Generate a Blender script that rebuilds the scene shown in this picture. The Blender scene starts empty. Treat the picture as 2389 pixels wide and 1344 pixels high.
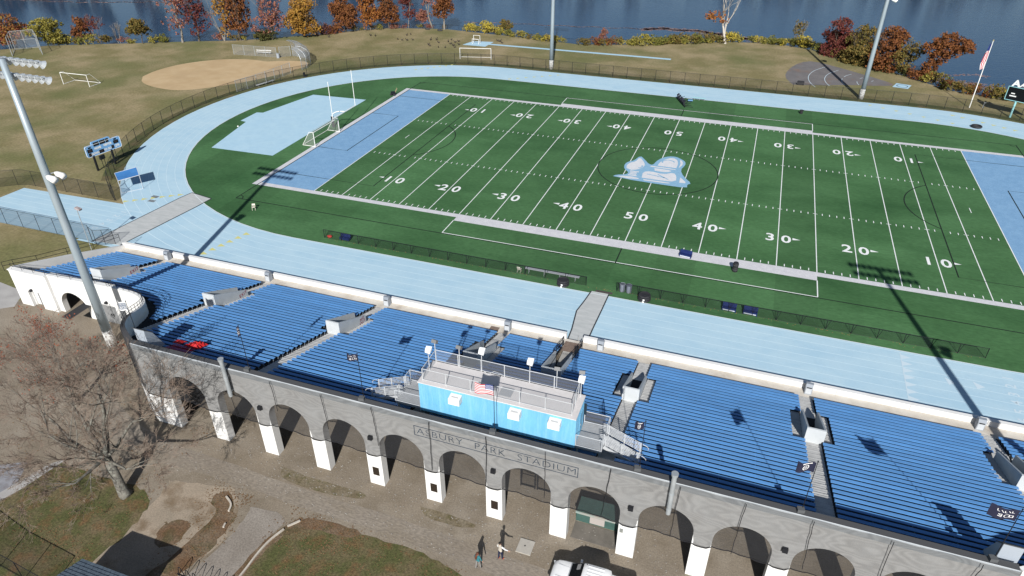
import bpy, bmesh, math, random
from math import sin, cos, pi, radians, sqrt, atan2
from mathutils import Vector, Matrix
SC = bpy.context.scene
COL = SC.collection
# ---------------------------------------------------------------- camera
cd = bpy.data.cameras.new("camera"); cam = bpy.data.objects.new("camera", cd); COL.objects.link(cam)
YAW, PITCH = -0.3396, 0.5690
_f = Vector((sin(YAW)*cos(PITCH), cos(YAW)*cos(PITCH), -sin(PITCH)))
_r = Vector((cos(YAW), -sin(YAW), 0)); _u = _r.cross(_f)
cam.matrix_world = Matrix(((_r.x, _u.x, -_f.x, 12.3337), (_r.y, _u.y, -_f.y, -102.388), (_r.z, _u.z, -_f.z, 42.6272), (0, 0, 0, 1)))
cd.sensor_width = 36; cd.lens = 24.468; cd.clip_start = 1; cd.clip_end = 4000
SC.camera = cam
# ---------------------------------------------------------------- light
SUN_AZ = atan2(0.25, -0.968); SUN_EL = radians(32.6)
w = bpy.data.worlds.new("World"); SC.world = w; w.use_nodes = True
nt = w.node_tree; bg = nt.nodes["Background"]
sky = nt.nodes.new("ShaderNodeTexSky"); sky.sky_type = 'NISHITA'; sky.sun_disc = False
sky.sun_elevation = SUN_EL; sky.sun_rotation = SUN_AZ; sky.air_density = 1.0; sky.dust_density = 0.6; sky.ozone_density = 1.5
nt.links.new(sky.outputs[0], bg.inputs[0]); bg.inputs[1].default_value = 0.05
sd = bpy.data.lights.new("sun", 'SUN'); sd.energy = 4.4; sd.angle = radians(0.53); sd.color = (1.0, 0.97, 0.925)
sun = bpy.data.objects.new("sun", sd); COL.objects.link(sun)
_d = Vector((sin(SUN_AZ)*cos(SUN_EL), cos(SUN_AZ)*cos(SUN_EL), sin(SUN_EL)))
sun.rotation_euler = _d.to_track_quat('Z', 'Y').to_euler(); sun.location = (30, -120, 80)
SC.view_settings.view_transform = 'Standard'; SC.view_settings.look = 'None'
SC.view_settings.exposure = 0.5; SC.view_settings.gamma = 1.0
SC.render.engine = 'CYCLES'
SC.cycles.max_bounces = 6; SC.cycles.transparent_max_bounces = 12; SC.cycles.diffuse_bounces = 3; SC.cycles.glossy_bounces = 3
# ---------------------------------------------------------------- materials
MATS = {}
def _nodes(name):
    m = bpy.data.materials.new(name); m.use_nodes = True
    n = m.node_tree; b = n.nodes["Principled BSDF"]
    return m, n, b
def mat(name, c1, c2=None, scale=1.0, rough=0.75, metal=0.0, stretch=(1, 1, 1), detail=4, lo=0.35, hi=0.65, c3=None, scale3=0.15, k3=0.6, lo3=0.45, hi3=0.65, bump=0.0, bscale=None, spec=0.3, fine=None, finescale=20):
    """noise-mottled surface: c1/c2 mixed by one noise, c3 laid over by a second, larger or smaller one, optional fine grain"""
    if name in MATS: return MATS[name]
    m, n, b = _nodes(name); L = n.links
    b.inputs['Roughness'].default_value = rough; b.inputs['Metallic'].default_value = metal
    b.inputs['Specular IOR Level'].default_value = spec
    b.inputs['Base Color'].default_value = (*c1, 1)
    if c2 is not None or c3 is not None or fine or bump:
        geo = n.nodes.new("ShaderNodeNewGeometry")
        mp = n.nodes.new("ShaderNodeMapping"); mp.inputs['Scale'].default_value = stretch
        L.new(geo.outputs['Position'], mp.inputs['Vector'])
        def noise(sc, det=detail):
            t = n.nodes.new("ShaderNodeTexNoise"); t.inputs['Scale'].default_value = sc; t.inputs['Detail'].default_value = det
            t.inputs['Roughness'].default_value = 0.6
            L.new(mp.outputs[0], t.inputs['Vector']); return t
        def ramp(src, a, bb):
            r = n.nodes.new("ShaderNodeMapRange"); r.inputs[1].default_value = a; r.inputs[2].default_value = bb; L.new(src, r.inputs[0]); return r.outputs[0]
        def mix(fac, A, B):
            x = n.nodes.new("ShaderNodeMix"); x.data_type = 'RGBA'; L.new(fac, x.inputs[0])
            if isinstance(A, tuple): x.inputs[6].default_value = (*A, 1)
            else: L.new(A, x.inputs[6])
            if isinstance(B, tuple): x.inputs[7].default_value = (*B, 1)
            else: L.new(B, x.inputs[7])
            return x.outputs[2]
        col = c1
        if c2 is not None: col = mix(ramp(noise(scale).outputs[0], lo, hi), c1, c2)
        if c3 is not None:
            f = ramp(noise(scale3).outputs[0], lo3, hi3)
            mu = n.nodes.new("ShaderNodeMath"); mu.operation = 'MULTIPLY'; mu.inputs[1].default_value = k3; L.new(f, mu.inputs[0])
            col = mix(mu.outputs[0], col, c3)
        if fine:
            t = noise(finescale, 3)
            r = ramp(t.outputs[0], 0.3, 0.7)
            h = n.nodes.new("ShaderNodeMapRange"); h.inputs[3].default_value = 1-fine; h.inputs[4].default_value = 1+fine; L.new(r, h.inputs[0])
            v = n.nodes.new("ShaderNodeMix"); v.data_type = 'RGBA'; v.blend_type = 'MULTIPLY'; v.inputs[0].default_value = 1
            if isinstance(col, tuple): v.inputs[6].default_value = (*col, 1)
            else: L.new(col, v.inputs[6])
            L.new(h.outputs[0], v.inputs[7]); col = v.outputs[2]
        if not isinstance(col, tuple): L.new(col, b.inputs['Base Color'])
        if bump:
            bp = n.nodes.new("ShaderNodeBump"); bp.inputs['Strength'].default_value = bump; bp.inputs['Distance'].default_value = 0.1
            L.new(noise(bscale or scale*4).outputs[0], bp.inputs['Height']); L.new(bp.outputs[0], b.inputs['Normal'])
    MATS[name] = m; return m
def vary(m, amount):
    """paint weathered a little differently on each copy"""
    n = m.node_tree; b = n.nodes['Principled BSDF']; src = b.inputs['Base Color'].links[0].from_socket
    oi = n.nodes.new('ShaderNodeObjectInfo'); mr = n.nodes.new('ShaderNodeMapRange'); mr.inputs[3].default_value = 1-amount; mr.inputs[4].default_value = 1+amount
    n.links.new(oi.outputs['Random'], mr.inputs[0]); x = n.nodes.new('ShaderNodeMix'); x.data_type = 'RGBA'; x.blend_type = 'MULTIPLY'; x.inputs[0].default_value = 1
    n.links.new(src, x.inputs[6]); n.links.new(mr.outputs[0], x.inputs[7]); n.links.new(x.outputs[2], b.inputs['Base Color'])
def mesh_net(name, col, alpha, moire=0.0):
    """a woven or chain-link sheet too fine to resolve: partly open, partly thread"""
    if name in MATS: return MATS[name]
    m, n, b = _nodes(name); L = n.links
    b.inputs['Base Color'].default_value = (*col, 1); b.inputs['Roughness'].default_value = 0.8; b.inputs['Specular IOR Level'].default_value = 0.2
    tr = n.nodes.new("ShaderNodeBsdfTransparent"); mx = n.nodes.new("ShaderNodeMixShader"); out = n.nodes["Material Output"]
    L.new(tr.outputs[0], mx.inputs[1]); L.new(b.outputs[0], mx.inputs[2]); L.new(mx.outputs[0], out.inputs['Surface'])
    mx.inputs[0].default_value = alpha
    if moire:
        geo = n.nodes.new("ShaderNodeNewGeometry")
        nz = n.nodes.new("ShaderNodeTexNoise"); nz.inputs['Scale'].default_value = 0.38; nz.inputs['Detail'].default_value = 2.5
        mpp = n.nodes.new("ShaderNodeMapping"); mpp.inputs['Scale'].default_value = (0.45, 1, 1.1); L.new(geo.outputs['Position'], mpp.inputs['Vector'])
        L.new(mpp.outputs[0], nz.inputs['Vector'])
        ma = n.nodes.new("ShaderNodeMath"); ma.operation = 'MULTIPLY'; ma.inputs[1].default_value = 120.0; L.new(nz.outputs[0], ma.inputs[0])
        si = n.nodes.new("ShaderNodeMath"); si.operation = 'SINE'; L.new(ma.outputs[0], si.inputs[0])
        n2 = n.nodes.new("ShaderNodeTexNoise"); n2.inputs['Scale'].default_value = 0.5; n2.inputs['Detail'].default_value = 5; L.new(geo.outputs['Position'], n2.inputs['Vector'])
        m2 = n.nodes.new("ShaderNodeMath"); m2.operation = 'MULTIPLY'; L.new(si.outputs[0], m2.inputs[0]); L.new(n2.outputs[0], m2.inputs[1])
        mr = n.nodes.new("ShaderNodeMapRange"); mr.inputs[1].default_value = -0.6; mr.inputs[2].default_value = 0.6
        mr.inputs[3].default_value = alpha - moire; mr.inputs[4].default_value = alpha + moire
        L.new(m2.outputs[0], mr.inputs[0]); L.new(mr.outputs[0], mx.inputs[0])
    MATS[name] = m; return m
# ---------------------------------------------------------------- mesh builder
class MB:
    def __init__(s): s.v = []; s.f = []; s.m = []; s.cur = 0
    def add(s, vs, fs):
        o = len(s.v); s.v += [tuple(p) for p in vs]
        for f in fs: s.f.append(tuple(i+o for i in f)); s.m.append(s.cur)
        return s
    def box(s, x0, x1, y0, y1, z0, z1):
        vs = [(x, y, z) for z in (z0, z1) for y in (y0, y1) for x in (x0, x1)]
        return s.add(vs, [(0, 2, 3, 1), (4, 5, 7, 6), (0, 1, 5, 4), (2, 6, 7, 3), (0, 4, 6, 2), (1, 3, 7, 5)])
    def obox(s, c, size, rz=0, rx=0, ry=0):
        R = Matrix.Rotation(rz, 3, 'Z') @ Matrix.Rotation(ry, 3, 'Y') @ Matrix.Rotation(rx, 3, 'X'); a, b, d = size[0]/2, size[1]/2, size[2]/2
        vs = [Vector(c) + R @ Vector((x, y, z)) for z in (-d, d) for y in (-b, b) for x in (-a, a)]
        return s.add(vs, [(0, 2, 3, 1), (4, 5, 7, 6), (0, 1, 5, 4), (2, 6, 7, 3), (0, 4, 6, 2), (1, 3, 7, 5)])
    def bar(s, p, q, w, h=None, up=(0, 0, 1)):
        h = h or w; p = Vector(p); q = Vector(q); d = (q-p)
        if d.length < 1e-6: return s
        d.normalize(); u = Vector(up)
        if abs(d.dot(u)) > 0.98: u = Vector((0, 1, 0))
        r = d.cross(u).normalized(); u = r.cross(d)
        vs = [e + r*a*w/2 + u*b*h/2 for e in (p, q) for a, b in ((-1, -1), (1, -1), (1, 1), (-1, 1))]
        return s.add(vs, [(3, 2, 1, 0), (4, 5, 6, 7), (0, 1, 5, 4), (1, 2, 6, 5), (2, 3, 7, 6), (3, 0, 4, 7)])
    def tube(s, pts, r, n=8, cap=True):
        pts = [Vector(p) for p in pts]; k = len(pts)
        rs = r if isinstance(r, (list, tuple)) else [r]*k
        vs = []; prev = None
        for i, p in enumerate(pts):
            d = (pts[min(i+1, k-1)] - pts[max(i-1, 0)])
            if d.length < 1e-9: d = Vector((0, 0, 1))
            d.normalize()
            if prev is None:
                a = Vector((1, 0, 0)) if abs(d.x) < 0.9 else Vector((0, 1, 0)); e1 = d.cross(a).normalized()
            else:
                e1 = (prev - d*prev.dot(d))
                e1 = e1.normalized() if e1.length > 1e-6 else d.cross(Vector((1, 0, 0))).normalized()
            prev = e1; e2 = d.cross(e1)
            for j in range(n):
                t = 2*pi*j/n; vs.append(p + (e1*cos(t) + e2*sin(t))*rs[i])
        fs = []
        for i in range(k-1):
            for j in range(n): fs.append((i*n+j, i*n+(j+1) % n, (i+1)*n+(j+1) % n, (i+1)*n+j))
        if cap: fs.append(tuple(range(n-1, -1, -1))); fs.append(tuple((k-1)*n+j for j in range(n)))
        return s.add(vs, fs)
    def poly(s, pts, z=0.0):
        return s.add([(p[0], p[1], z) for p in pts], [tuple(range(len(pts)))])
    def prism(s, pts, z0, z1, axis='z'):
        n = len(pts)
        if axis == 'z': P = [(x, y, z0) for x, y in pts] + [(x, y, z1) for x, y in pts]
        elif axis == 'y': P = [(x, z0, y) for x, y in pts] + [(x, z1, y) for x, y in pts]
        else: P = [(z0, x, y) for x, y in pts] + [(z1, x, y) for x, y in pts]
        return s.add(P, [tuple(range(n-1, -1, -1)), tuple(range(n, 2*n))] + [(i, (i+1) % n, n+(i+1) % n, n+i) for i in range(n)])
    def ribbon(s, pts, w, z, closed=False):
        """flat painted line following pts on the ground"""
        P = [Vector((p[0], p[1], 0)) for p in pts]; n = len(P); vs = []
        for i in range(n):
            a = P[(i-1) % n] if (closed or i > 0) else P[i]; b = P[(i+1) % n] if (closed or i < n-1) else P[i]
            d = b-a; d = d.normalized() if d.length > 0 else Vector((1, 0, 0)); nn = Vector((-d.y, d.x, 0))
            vs += [(P[i]+nn*w/2).to_tuple()[:2] + (z,), (P[i]-nn*w/2).to_tuple()[:2] + (z,)]
        k = n if closed else n-1
        return s.add(vs, [(2*i, 2*i+1, (2*i+3) % (2*n), (2*i+2) % (2*n)) for i in range(k)])
    def ring(s, pi_, po, z):
        n = len(pi_); return s.add([(p[0], p[1], z) for p in pi_] + [(p[0], p[1], z) for p in po], [(i, (i+1) % n, n+(i+1) % n, n+i) for i in range(n)])
    def rect(s, x0, x1, y0, y1, z): return s.add([(x0, y0, z), (x1, y0, z), (x1, y1, z), (x0, y1, z)], [(0, 1, 2, 3)])
    def quad(s, *p): return s.add(p, [tuple(range(len(p)))])
    def sphere(s, c, r, n=8, k=6, sc=(1, 1, 1)):
        vs = []; fs = []
        for i in range(k+1):
            t = pi*i/k
            for j in range(n): a = 2*pi*j/n; vs.append((c[0]+r*sc[0]*sin(t)*cos(a), c[1]+r*sc[1]*sin(t)*sin(a), c[2]+r*sc[2]*cos(t)))
        for i in range(k):
            for j in range(n): fs.append((i*n+j, (i+1)*n+j, (i+1)*n+(j+1) % n, i*n+(j+1) % n))
        return s.add(vs, fs)
    def text(s, body, size, M, sx=1.0, bold=0.0, ext=0.0, align='CENTER', spacing=1.0):
        c = bpy.data.curves.new("t", 'FONT'); c.body = body; c.size = size; c.align_x = align; c.align_y = 'CENTER'; c.offset = bold; c.extrude = ext; c.space_character = spacing; c.resolution_u = 3
        o = bpy.data.objects.new("t", c); COL.objects.link(o)
        dg = bpy.context.evaluated_depsgraph_get(); me = o.evaluated_get(dg).to_mesh()
        vs = [M @ Vector((v.co.x*sx, v.co.y, v.co.z)) for v in me.vertices]; fs = [tuple(p.vertices) for p in me.polygons]
        s.add(vs, fs); o.evaluated_get(dg).to_mesh_clear(); bpy.data.objects.remove(o); bpy.data.curves.remove(c); return s
    def mesh(s, name, org=(0, 0, 0), smooth=False):
        me = bpy.data.meshes.new(name); o = org
        me.from_pydata([(x-o[0], y-o[1], z-o[2]) for x, y, z in s.v], [], s.f); me.update()
        if smooth: me.polygons.foreach_set("use_smooth", [True]*len(me.polygons))
        return me
    def build(s, name, m, parent=None, smooth=False, org=None):
        root = parent
        while root is not None and root.parent is not None: root = root.parent
        if org is None: org = tuple(root.location) if root is not None else (0, 0, 0)
        me = s.mesh(name, org, smooth)
        for x in (m if isinstance(m, (list, tuple)) else [m]): me.materials.append(x)
        if any(s.m): me.polygons.foreach_set("material_index", s.m)
        o = bpy.data.objects.new(name, me); COL.objects.link(o)
        if parent is not None: o.parent = parent
        else: o.location = org
        return o
def tag(o, label, cat, group=None, kind=None):
    o['label'] = label; o['category'] = cat
    if group: o['group'] = group
    if kind: o['kind'] = kind
    return o
def struct(o, kind='structure', label=None, cat=None):
    o['kind'] = kind
    if label: o['label'] = label
    if cat: o['category'] = cat
    return o
def thing(name, label, cat, loc=(0, 0, 0), group=None):
    o = bpy.data.objects.new(name, None); o.empty_display_size = 0.3; COL.objects.link(o); o.location = loc
    return tag(o, label, cat, group)
def dup(o, loc, rz=None, label=None, scale=None):
    def cp(a, par):
        b = a.copy(); COL.objects.link(b)
        if par is not None: b.parent = par
        for ch in a.children: cp(ch, b)
        return b
    r = cp(o, None); r.location = loc
    if rz is not None: r.rotation_euler = (0, 0, rz)
    if scale is not None: r.scale = scale if isinstance(scale, tuple) else (scale,)*3
    if label: r['label'] = label
    return r
ORD = ['first', 'second', 'third', 'fourth', 'fifth', 'sixth', 'seventh', 'eighth', 'ninth', 'tenth', 'eleventh', 'twelfth', 'thirteenth', 'fourteenth', 'fifteenth', 'sixteenth', 'seventeenth', 'eighteenth', 'nineteenth', 'twentieth', 'twenty-first', 'twenty-second', 'twenty-third', 'twenty-fourth', 'twenty-fifth', 'twenty-sixth', 'twenty-seventh', 'twenty-eighth', 'twenty-ninth', 'thirtieth', 'thirty-first', 'thirty-second']
WHITE = mat('white_paint', (0.78, 0.78, 0.76), (0.70, 0.69, 0.66), 0.9, 0.55, fine=0.04)
BLACK = mat('black_metal', (0.012, 0.013, 0.016), rough=0.5)
STEEL = mat('galvanised_steel', (0.42, 0.45, 0.47), (0.34, 0.37, 0.39), 1.5, 0.45, 0.35)
# ================================================================ ground, field and track
GRASS = mat('autumn_grass', (0.182, 0.156, 0.070), (0.285, 0.230, 0.130), 0.13, 0.95, lo=0.38, hi=0.62, c3=(0.122, 0.130, 0.046), scale3=0.04, k3=0.85, lo3=0.46, hi3=0.62, fine=0.22, finescale=2.6, bump=0.15, bscale=6)
SHORE = [(-260, -40), (-200, -4), (-163.3, 20.2), (-156.5, 26.4), (-147.7, 31.1), (-138.4, 35.5), (-126.2, 41.9), (-116.4, 46.2), (-113.6, 47.9), (-102.5, 56.9), (-96.8, 61.5), (-91.7, 67.7), (-85.4, 72.6), (-70.5, 76.4), (-57.4, 75), (-45.3, 74.2), (-33, 72), (-26.5, 73.6), (-16.4, 77.4), (2.9, 87.2), (12, 88.6), (17.4, 88), (24, 85), (32.1, 79.2), (37.7, 73.6), (42.8, 67), (49.7, 59.6), (59.3, 57.2), (72, 55), (90, 50), (140, 42), (260, 20)]
g = MB()
S2 = [(x*1.0, y+1.2) for x, y in SHORE]
n = len(S2)
g.add([(x, y, 0) for x, y in S2] + [(x, y+1.6, -1.2) for x, y in S2], [(i, i+1, n+i+1, n+i) for i in range(n-1)])
inner = [(260, -260), (-260, -260)]
g.add([(x, y, 0) for x, y in S2] + [(x, -260, 0) for x, y in S2], [(i+1, i, n+i, n+i+1) for i in range(n-1)])
struct(g.build('grass_ground', GRASS))
# lake
m, nn, b = _nodes('lake_water'); L = nn.links
b.inputs['Base Color'].default_value = (0.019, 0.054, 0.112, 1); b.inputs['Roughness'].default_value = 0.10; b.inputs['IOR'].default_value = 1.33
geo = nn.nodes.new("ShaderNodeNewGeometry"); mp = nn.nodes.new("ShaderNodeMapping"); mp.inputs['Scale'].default_value = (1, 1.8, 1); L.new(geo.outputs['Position'], mp.inputs[0])
nz = nn.nodes.new("ShaderNodeTexNoise"); nz.inputs['Scale'].default_value = 0.9; nz.inputs['Detail'].default_value = 6; L.new(mp.outputs[0], nz.inputs['Vector'])
bp = nn.nodes.new("ShaderNodeBump"); bp.inputs['Strength'].default_value = 0.30; bp.inputs['Distance'].default_value = 0.16; L.new(nz.outputs[0], bp.inputs['Height']); L.new(bp.outputs[0], b.inputs['Normal'])
g = MB(); g.rect(-700, 700, -60, 900, -0.8); struct(g.build('lake', m))
# gravel yard outside the stand
GRAVEL = mat('gravel_yard', (0.206, 0.170, 0.128), (0.258, 0.224, 0.180), 0.16, 0.95, c3=(0.165, 0.135, 0.098), scale3=0.35, k3=0.7, lo3=0.46, hi3=0.64, fine=0.22, finescale=9.0, bump=0.10, bscale=12)
g = MB(); g.poly([(-59.6, -59.0), (-61.5, -62), (-62, -67), (-60.5, -74), (-56, -84), (-48, -95), (-40, -110), (70, -110), (70, -46), (-46, -46), (-59.4, -47)], 0.006); struct(g.build('gravel_yard', GRAVEL))
# track
TRACK = mat('track_surface', (0.370, 0.530, 0.635), (0.410, 0.565, 0.655), 0.22, 0.8, c3=(0.30, 0.475, 0.60), scale3=0.6, k3=0.45, stretch=(0.5, 1, 1), fine=0.035, finescale=7)
LANE = mat('lane_paint', (0.52, 0.66, 0.735), rough=0.7)
def oval(R, ox=0.0, cx=40.2, n=40):
    P = []
    for i in range(n+1): t = -pi/2 + pi*i/n; P.append((cx + (R)*cos(t), R*sin(t)))
    for i in range(n+1): t = pi/2 + pi*i/n; P.append((-cx + R*cos(t)*1.0, R*sin(t)))
    return P
RI, RO = 37.65, 46.65
g = MB(); g.ring(oval(RI), oval(RO), 0.014)
g.poly([(-66.0, -36.0), (-40.0, -46.0), (40, -46), (58, -40), (58, -47.3), (-66.0, -47.3)], 0.0128)
g.poly([(-86.9, -47.3), (-86.7, -41.3), (-86.4, -37.7), (-68.3, -37.1), (-58, -40), (-58, -46.9), (-63.6, -46.9), (-80, -47.0)], 0.0138)
struct(g.build('running_track', TRACK))
g = MB()
for k in range(7):
    r = RI + 0.25 + 1.22*k
    g.ribbon(oval(r), 0.062, 0.019, True)
for k in range(7):
    y = -38.4-1.22*k
    g.ribbon([(-86.3, y), (-60, y)], 0.065, 0.0195)
g.ribbon(oval(RO-0.06), 0.10, 0.019, True)
struct(g.build('lane_lines', LANE))
CURB = mat('pale_kerb', (0.55, 0.60, 0.62), rough=0.7)
g = MB(); g.ring(oval(RI-0.05), oval(RI+0.07), 0.05); g.ring(oval(RI+0.07), oval(RI+0.08), 0.05); struct(g.build('track_kerb', CURB))
YEL = mat('yellow_mark', (0.55, 0.53, 0.20), rough=0.8); WTRI = mat('white_mark', (0.50, 0.61, 0.68), rough=0.8)
g = MB()
def tri(mb, x, y, a, s, z=0.021):
    mb.add([(x + s*cos(a+t), y + s*sin(a+t), z) for t in (0, 2.35, -2.35)], [(0, 1, 2)])
for k in range(7):
    tri(g, -48.6+0.35*k, -46.0+1.2*k, 0.0, 0.55); tri(g, -68.8+0.95*k, -36.3+0.72*k, 0.6, 0.50)
    tri(g, -60.2+1.0*k, 38.6+1.05*k, 1.2, 0.45)
    tri(g, -38+1.5*k, 38.7+1.05*k, 0.5, 0.45); tri(g, 33.5+2.2*k, 45.2-1.05*k, 0.5, 0.45); tri(g, 47.5+1.5*k, 43.8-0.9*k, 0.2, 0.5)
struct(g.build('yellow_track_marks', YEL))
g = MB()
for k in range(8): tri(g, 30.8, -38.6-1.08*k, 0.1, 0.55)
g.ribbon([(30.4, -38.0), (30.4, -46.6)], 0.08, 0.0225)
tri(g, 34.3, -41.2, 2.2, 0.6); tri(g, 36.7, -41.0, 2.2, 0.6)
for k, d in enumerate('123456'):
    g.text(d, 1.3, Matrix.Translation((39.6, -38.9-1.22*k, 0.0225)) @ Matrix.Rotation(pi/2, 4, 'Z'), 1.0, 0.02)
    g.text(d, 1.3, Matrix.Translation((-66.5, -39.1-1.22*k, 0.0225)) @ Matrix.Rotation(-pi/2, 4, 'Z'), 1.0, 0.02)
g.ribbon([(-65.6, -38.4), (-65.6, -45.8)], 0.08, 0.0225)
struct(g.build('white_track_marks', WTRI))
# turf infield
TURF = mat('artificial_turf', (0.0470, 0.122, 0.0450), (0.0640, 0.155, 0.062), 0.16, 0.9, stretch=(0.45, 1, 1), c3=(0.0265, 0.082, 0.028), scale3=0.10, k3=0.9, lo3=0.46, hi3=0.70, fine=0.16, finescale=3.5, detail=6, spec=0.2)
# rolls of carpet laid across the field, each with its own nap
n_ = TURF.node_tree; b_ = n_.nodes['Principled BSDF']; src = b_.inputs['Base Color'].links[0].from_socket
ge = n_.nodes.new('ShaderNodeNewGeometry'); sx = n_.nodes.new('ShaderNodeSeparateXYZ'); n_.links.new(ge.outputs['Position'], sx.inputs[0])
dv_ = n_.nodes.new('ShaderNodeMath'); dv_.operation = 'DIVIDE'; dv_.inputs[1].default_value = 4.572; n_.links.new(sx.outputs[0], dv_.inputs[0])
fl = n_.nodes.new('ShaderNodeMath'); fl.operation = 'FLOOR'; n_.links.new(dv_.outputs[0], fl.inputs[0])
wn = n_.nodes.new('ShaderNodeTexWhiteNoise'); wn.noise_dimensions = '1D'; n_.links.new(fl.outputs[0], wn.inputs['W'])
mr = n_.nodes.new('ShaderNodeMapRange'); mr.inputs[3].default_value = 0.90; mr.inputs[4].default_value = 1.10; n_.links.new(wn.outputs['Value'], mr.inputs[0])
mx_ = n_.nodes.new('ShaderNodeMix'); mx_.data_type = 'RGBA'; mx_.blend_type = 'MULTIPLY'; mx_.inputs[0].default_value = 1
n_.links.new(src, mx_.inputs[6]); n_.links.new(mr.outputs[0], mx_.inputs[7]); n_.links.new(mx_.outputs[2], b_.inputs['Base Color'])
g = MB(); g.poly(oval(RI-0.05), 0.016); struct(g.build('turf_infield', TURF))
VERGE = mat('green_verge', (0.066, 0.082, 0.028), (0.100, 0.098, 0.042), 0.5, 0.95, c3=(0.145, 0.105, 0.055), scale3=0.25, k3=0.6, lo3=0.5, hi3=0.68, fine=0.25, finescale=5)
g = MB(); q = oval(RO-0.2); k_ = oval(49.4); g.add([(x, y, 0.006) for x, y in q] + [(x, y, 0.006) for x, y in k_], [(i, i+1, len(q)+i+1, len(q)+i) for i in range(20, len(q)-12)]); struct(g.build('grass_verge', VERGE))
PADB = mat('pale_pad', (0.355, 0.530, 0.650), (0.390, 0.560, 0.665), 0.4, 0.8, c3=(0.31, 0.48, 0.60), scale3=0.9, k3=0.4, fine=0.03)
g = MB(); g.poly([(-71.3, -15.4), (-59.6, -15.0), (-59.9, 15.7), (-71.5, 15.1), (-74.2, 2.4), (-75.4, 2.1), (-75.3, -2.7), (-74.0, -2.9)], 0.021); struct(g.build('event_pad', PADB))
ENDZ = mat('blue_end_zone', (0.165, 0.312, 0.490), (0.195, 0.350, 0.530), 0.5, 0.85, c3=(0.14, 0.275, 0.45), scale3=1.2, k3=0.5, fine=0.10, finescale=5)
FW = 24.384; GX = 45.72; EX = 54.864
g = MB()
for s in (-1, 1): g.rect(min(s*GX, s*EX), max(s*GX, s*EX), -FW, FW, 0.021)
struct(g.build('end_zones', ENDZ))
PAINT = mat('field_paint', (0.76, 0.77, 0.77), (0.68, 0.70, 0.70), 1.5, 0.85, fine=0.06, finescale=8)
BORDER = mat('border_paint', (0.56, 0.56, 0.58), (0.50, 0.50, 0.53), 1.2, 0.85, fine=0.10, finescale=6)
BW = 0.95
g = MB()
g.rect(-EX-BW, EX+BW, -FW-BW, -FW, 0.026); g.rect(-EX-BW, EX+BW, FW, FW+BW, 0.026)
g.rect(-EX-BW, -EX, -FW, FW, 0.026); g.rect(EX, EX+BW, -FW, FW, 0.026)
for s in (-1, 1):
    y0, y1 = s*(FW+BW), s*(FW+1.95); g.rect(-22.86, 22.86, min(y0, y1), max(y0, y1), 0.0262)
struct(g.build('border_band', BORDER))
g = MB()
for i in range(21):
    x = -GX + 4.572*i; g.rect(x-0.055, x+0.055, -FW, FW, 0.0305)
for i in range(1, 100):
    x = -GX + 0.9144*i
    if i % 5:
        for y in (-FW+0.15, -8.13-0.3, 8.13-0.3, FW-0.75): g.rect(x-0.05, x+0.05, y, y+0.6, 0.0305)
    else:
        for y in (-8.13, 8.13): g.rect(x-0.3, x+0.3, y-0.05, y+0.05, 0.0310)
for s in (-1, 1):
    g.rect(s*43.0-0.05, s*43.0+0.05, -0.7, 0.9, 0.0305)
    y = s*30.0; g.rect(-22.86, 22.86, y-0.06, y+0.06, 0.0305)
    for x in (-22.86, 22.86): g.rect(x-0.06, x+0.06, min(s*26.33, y), max(s*26.33, y), 0.0307)
for k in range(1, 10):
    num = [10, 20, 30, 40, 50, 40, 30, 20, 10][k-1]; x = -GX + 9.144*k
    for s in (-1, 1):
        for dg, dx in ((str(num)[0], -0.98), ('0', 0.98)):
            M = Matrix.Translation((x + dx*(-s if s > 0 else 1)*1.0, s*17.15, 0.0305)) @ Matrix.Rotation(0 if s < 0 else pi, 4, 'Z')
            g.text(dg, 2.75, M, 0.92, 0.05)
        if num != 50:
            e = -1 if k < 5 else 1; xx = x + e*1.75; yy = s*16.75
            g.add([(xx, yy-0.28, 0.0305), (xx, yy+0.28, 0.0305), (xx + e*0.95, yy, 0.0305)], [(0, 1, 2) if e < 0 else (0, 2, 1)])
struct(g.build('field_markings', PAINT))
SOCC = mat('black_line_paint', (0.008, 0.016, 0.012), rough=0.9)
g = MB(); LZ = 0.0345; lw = 0.15
def arc(cx, cy, r, a0, a1, n=24): return [(cx + r*cos(a0+(a1-a0)*i/n), cy + r*sin(a0+(a1-a0)*i/n)) for i in range(n+1)]
g.ribbon([(-EX, -30.2), (EX, -30.2)], lw, LZ); g.ribbon([(-EX, 30.2), (EX, 30.2)], lw, LZ)
for s in (-1, 1):
    g.ribbon([(s*EX, -30.2), (s*EX, 30.2)], lw, LZ+0.0004)
    g.ribbon([(s*EX, -20.12), (s*38.4, -20.12), (s*38.4, 20.12), (s*EX, 20.12)], lw, LZ+0.0008)
    g.ribbon([(s*EX, -9.14), (s*49.38, -9.14), (s*49.38, 9.14), (s*EX, 9.14)], lw, LZ+0.0008)
    a = math.acos((43.9-38.4)/9.14)
    g.ribbon(arc(s*43.9, 0, 9.14, (pi-a) if s > 0 else -a, (pi+a) if s > 0 else a), lw, LZ+0.0012)
    for t in (-1, 1): g.ribbon(arc(s*EX, t*30.2, 0.95, (pi if s > 0 else 0) if t < 0 else (-pi/2 if s < 0 else pi), (pi/2) if t < 0 else (0 if s < 0 else 1.5*pi), 8), lw*0.8, LZ+0.0016)
g.ribbon(arc(0, 0, 9.14, 0, 2*pi, 64)[:-1], lw, LZ+0.0012, True)
for s in (-1, 1): g.ribbon([(0, s*26.35), (0, s*30.2)], lw, LZ+0.0012)
struct(g.build('soccer_lines', SOCC))
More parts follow.
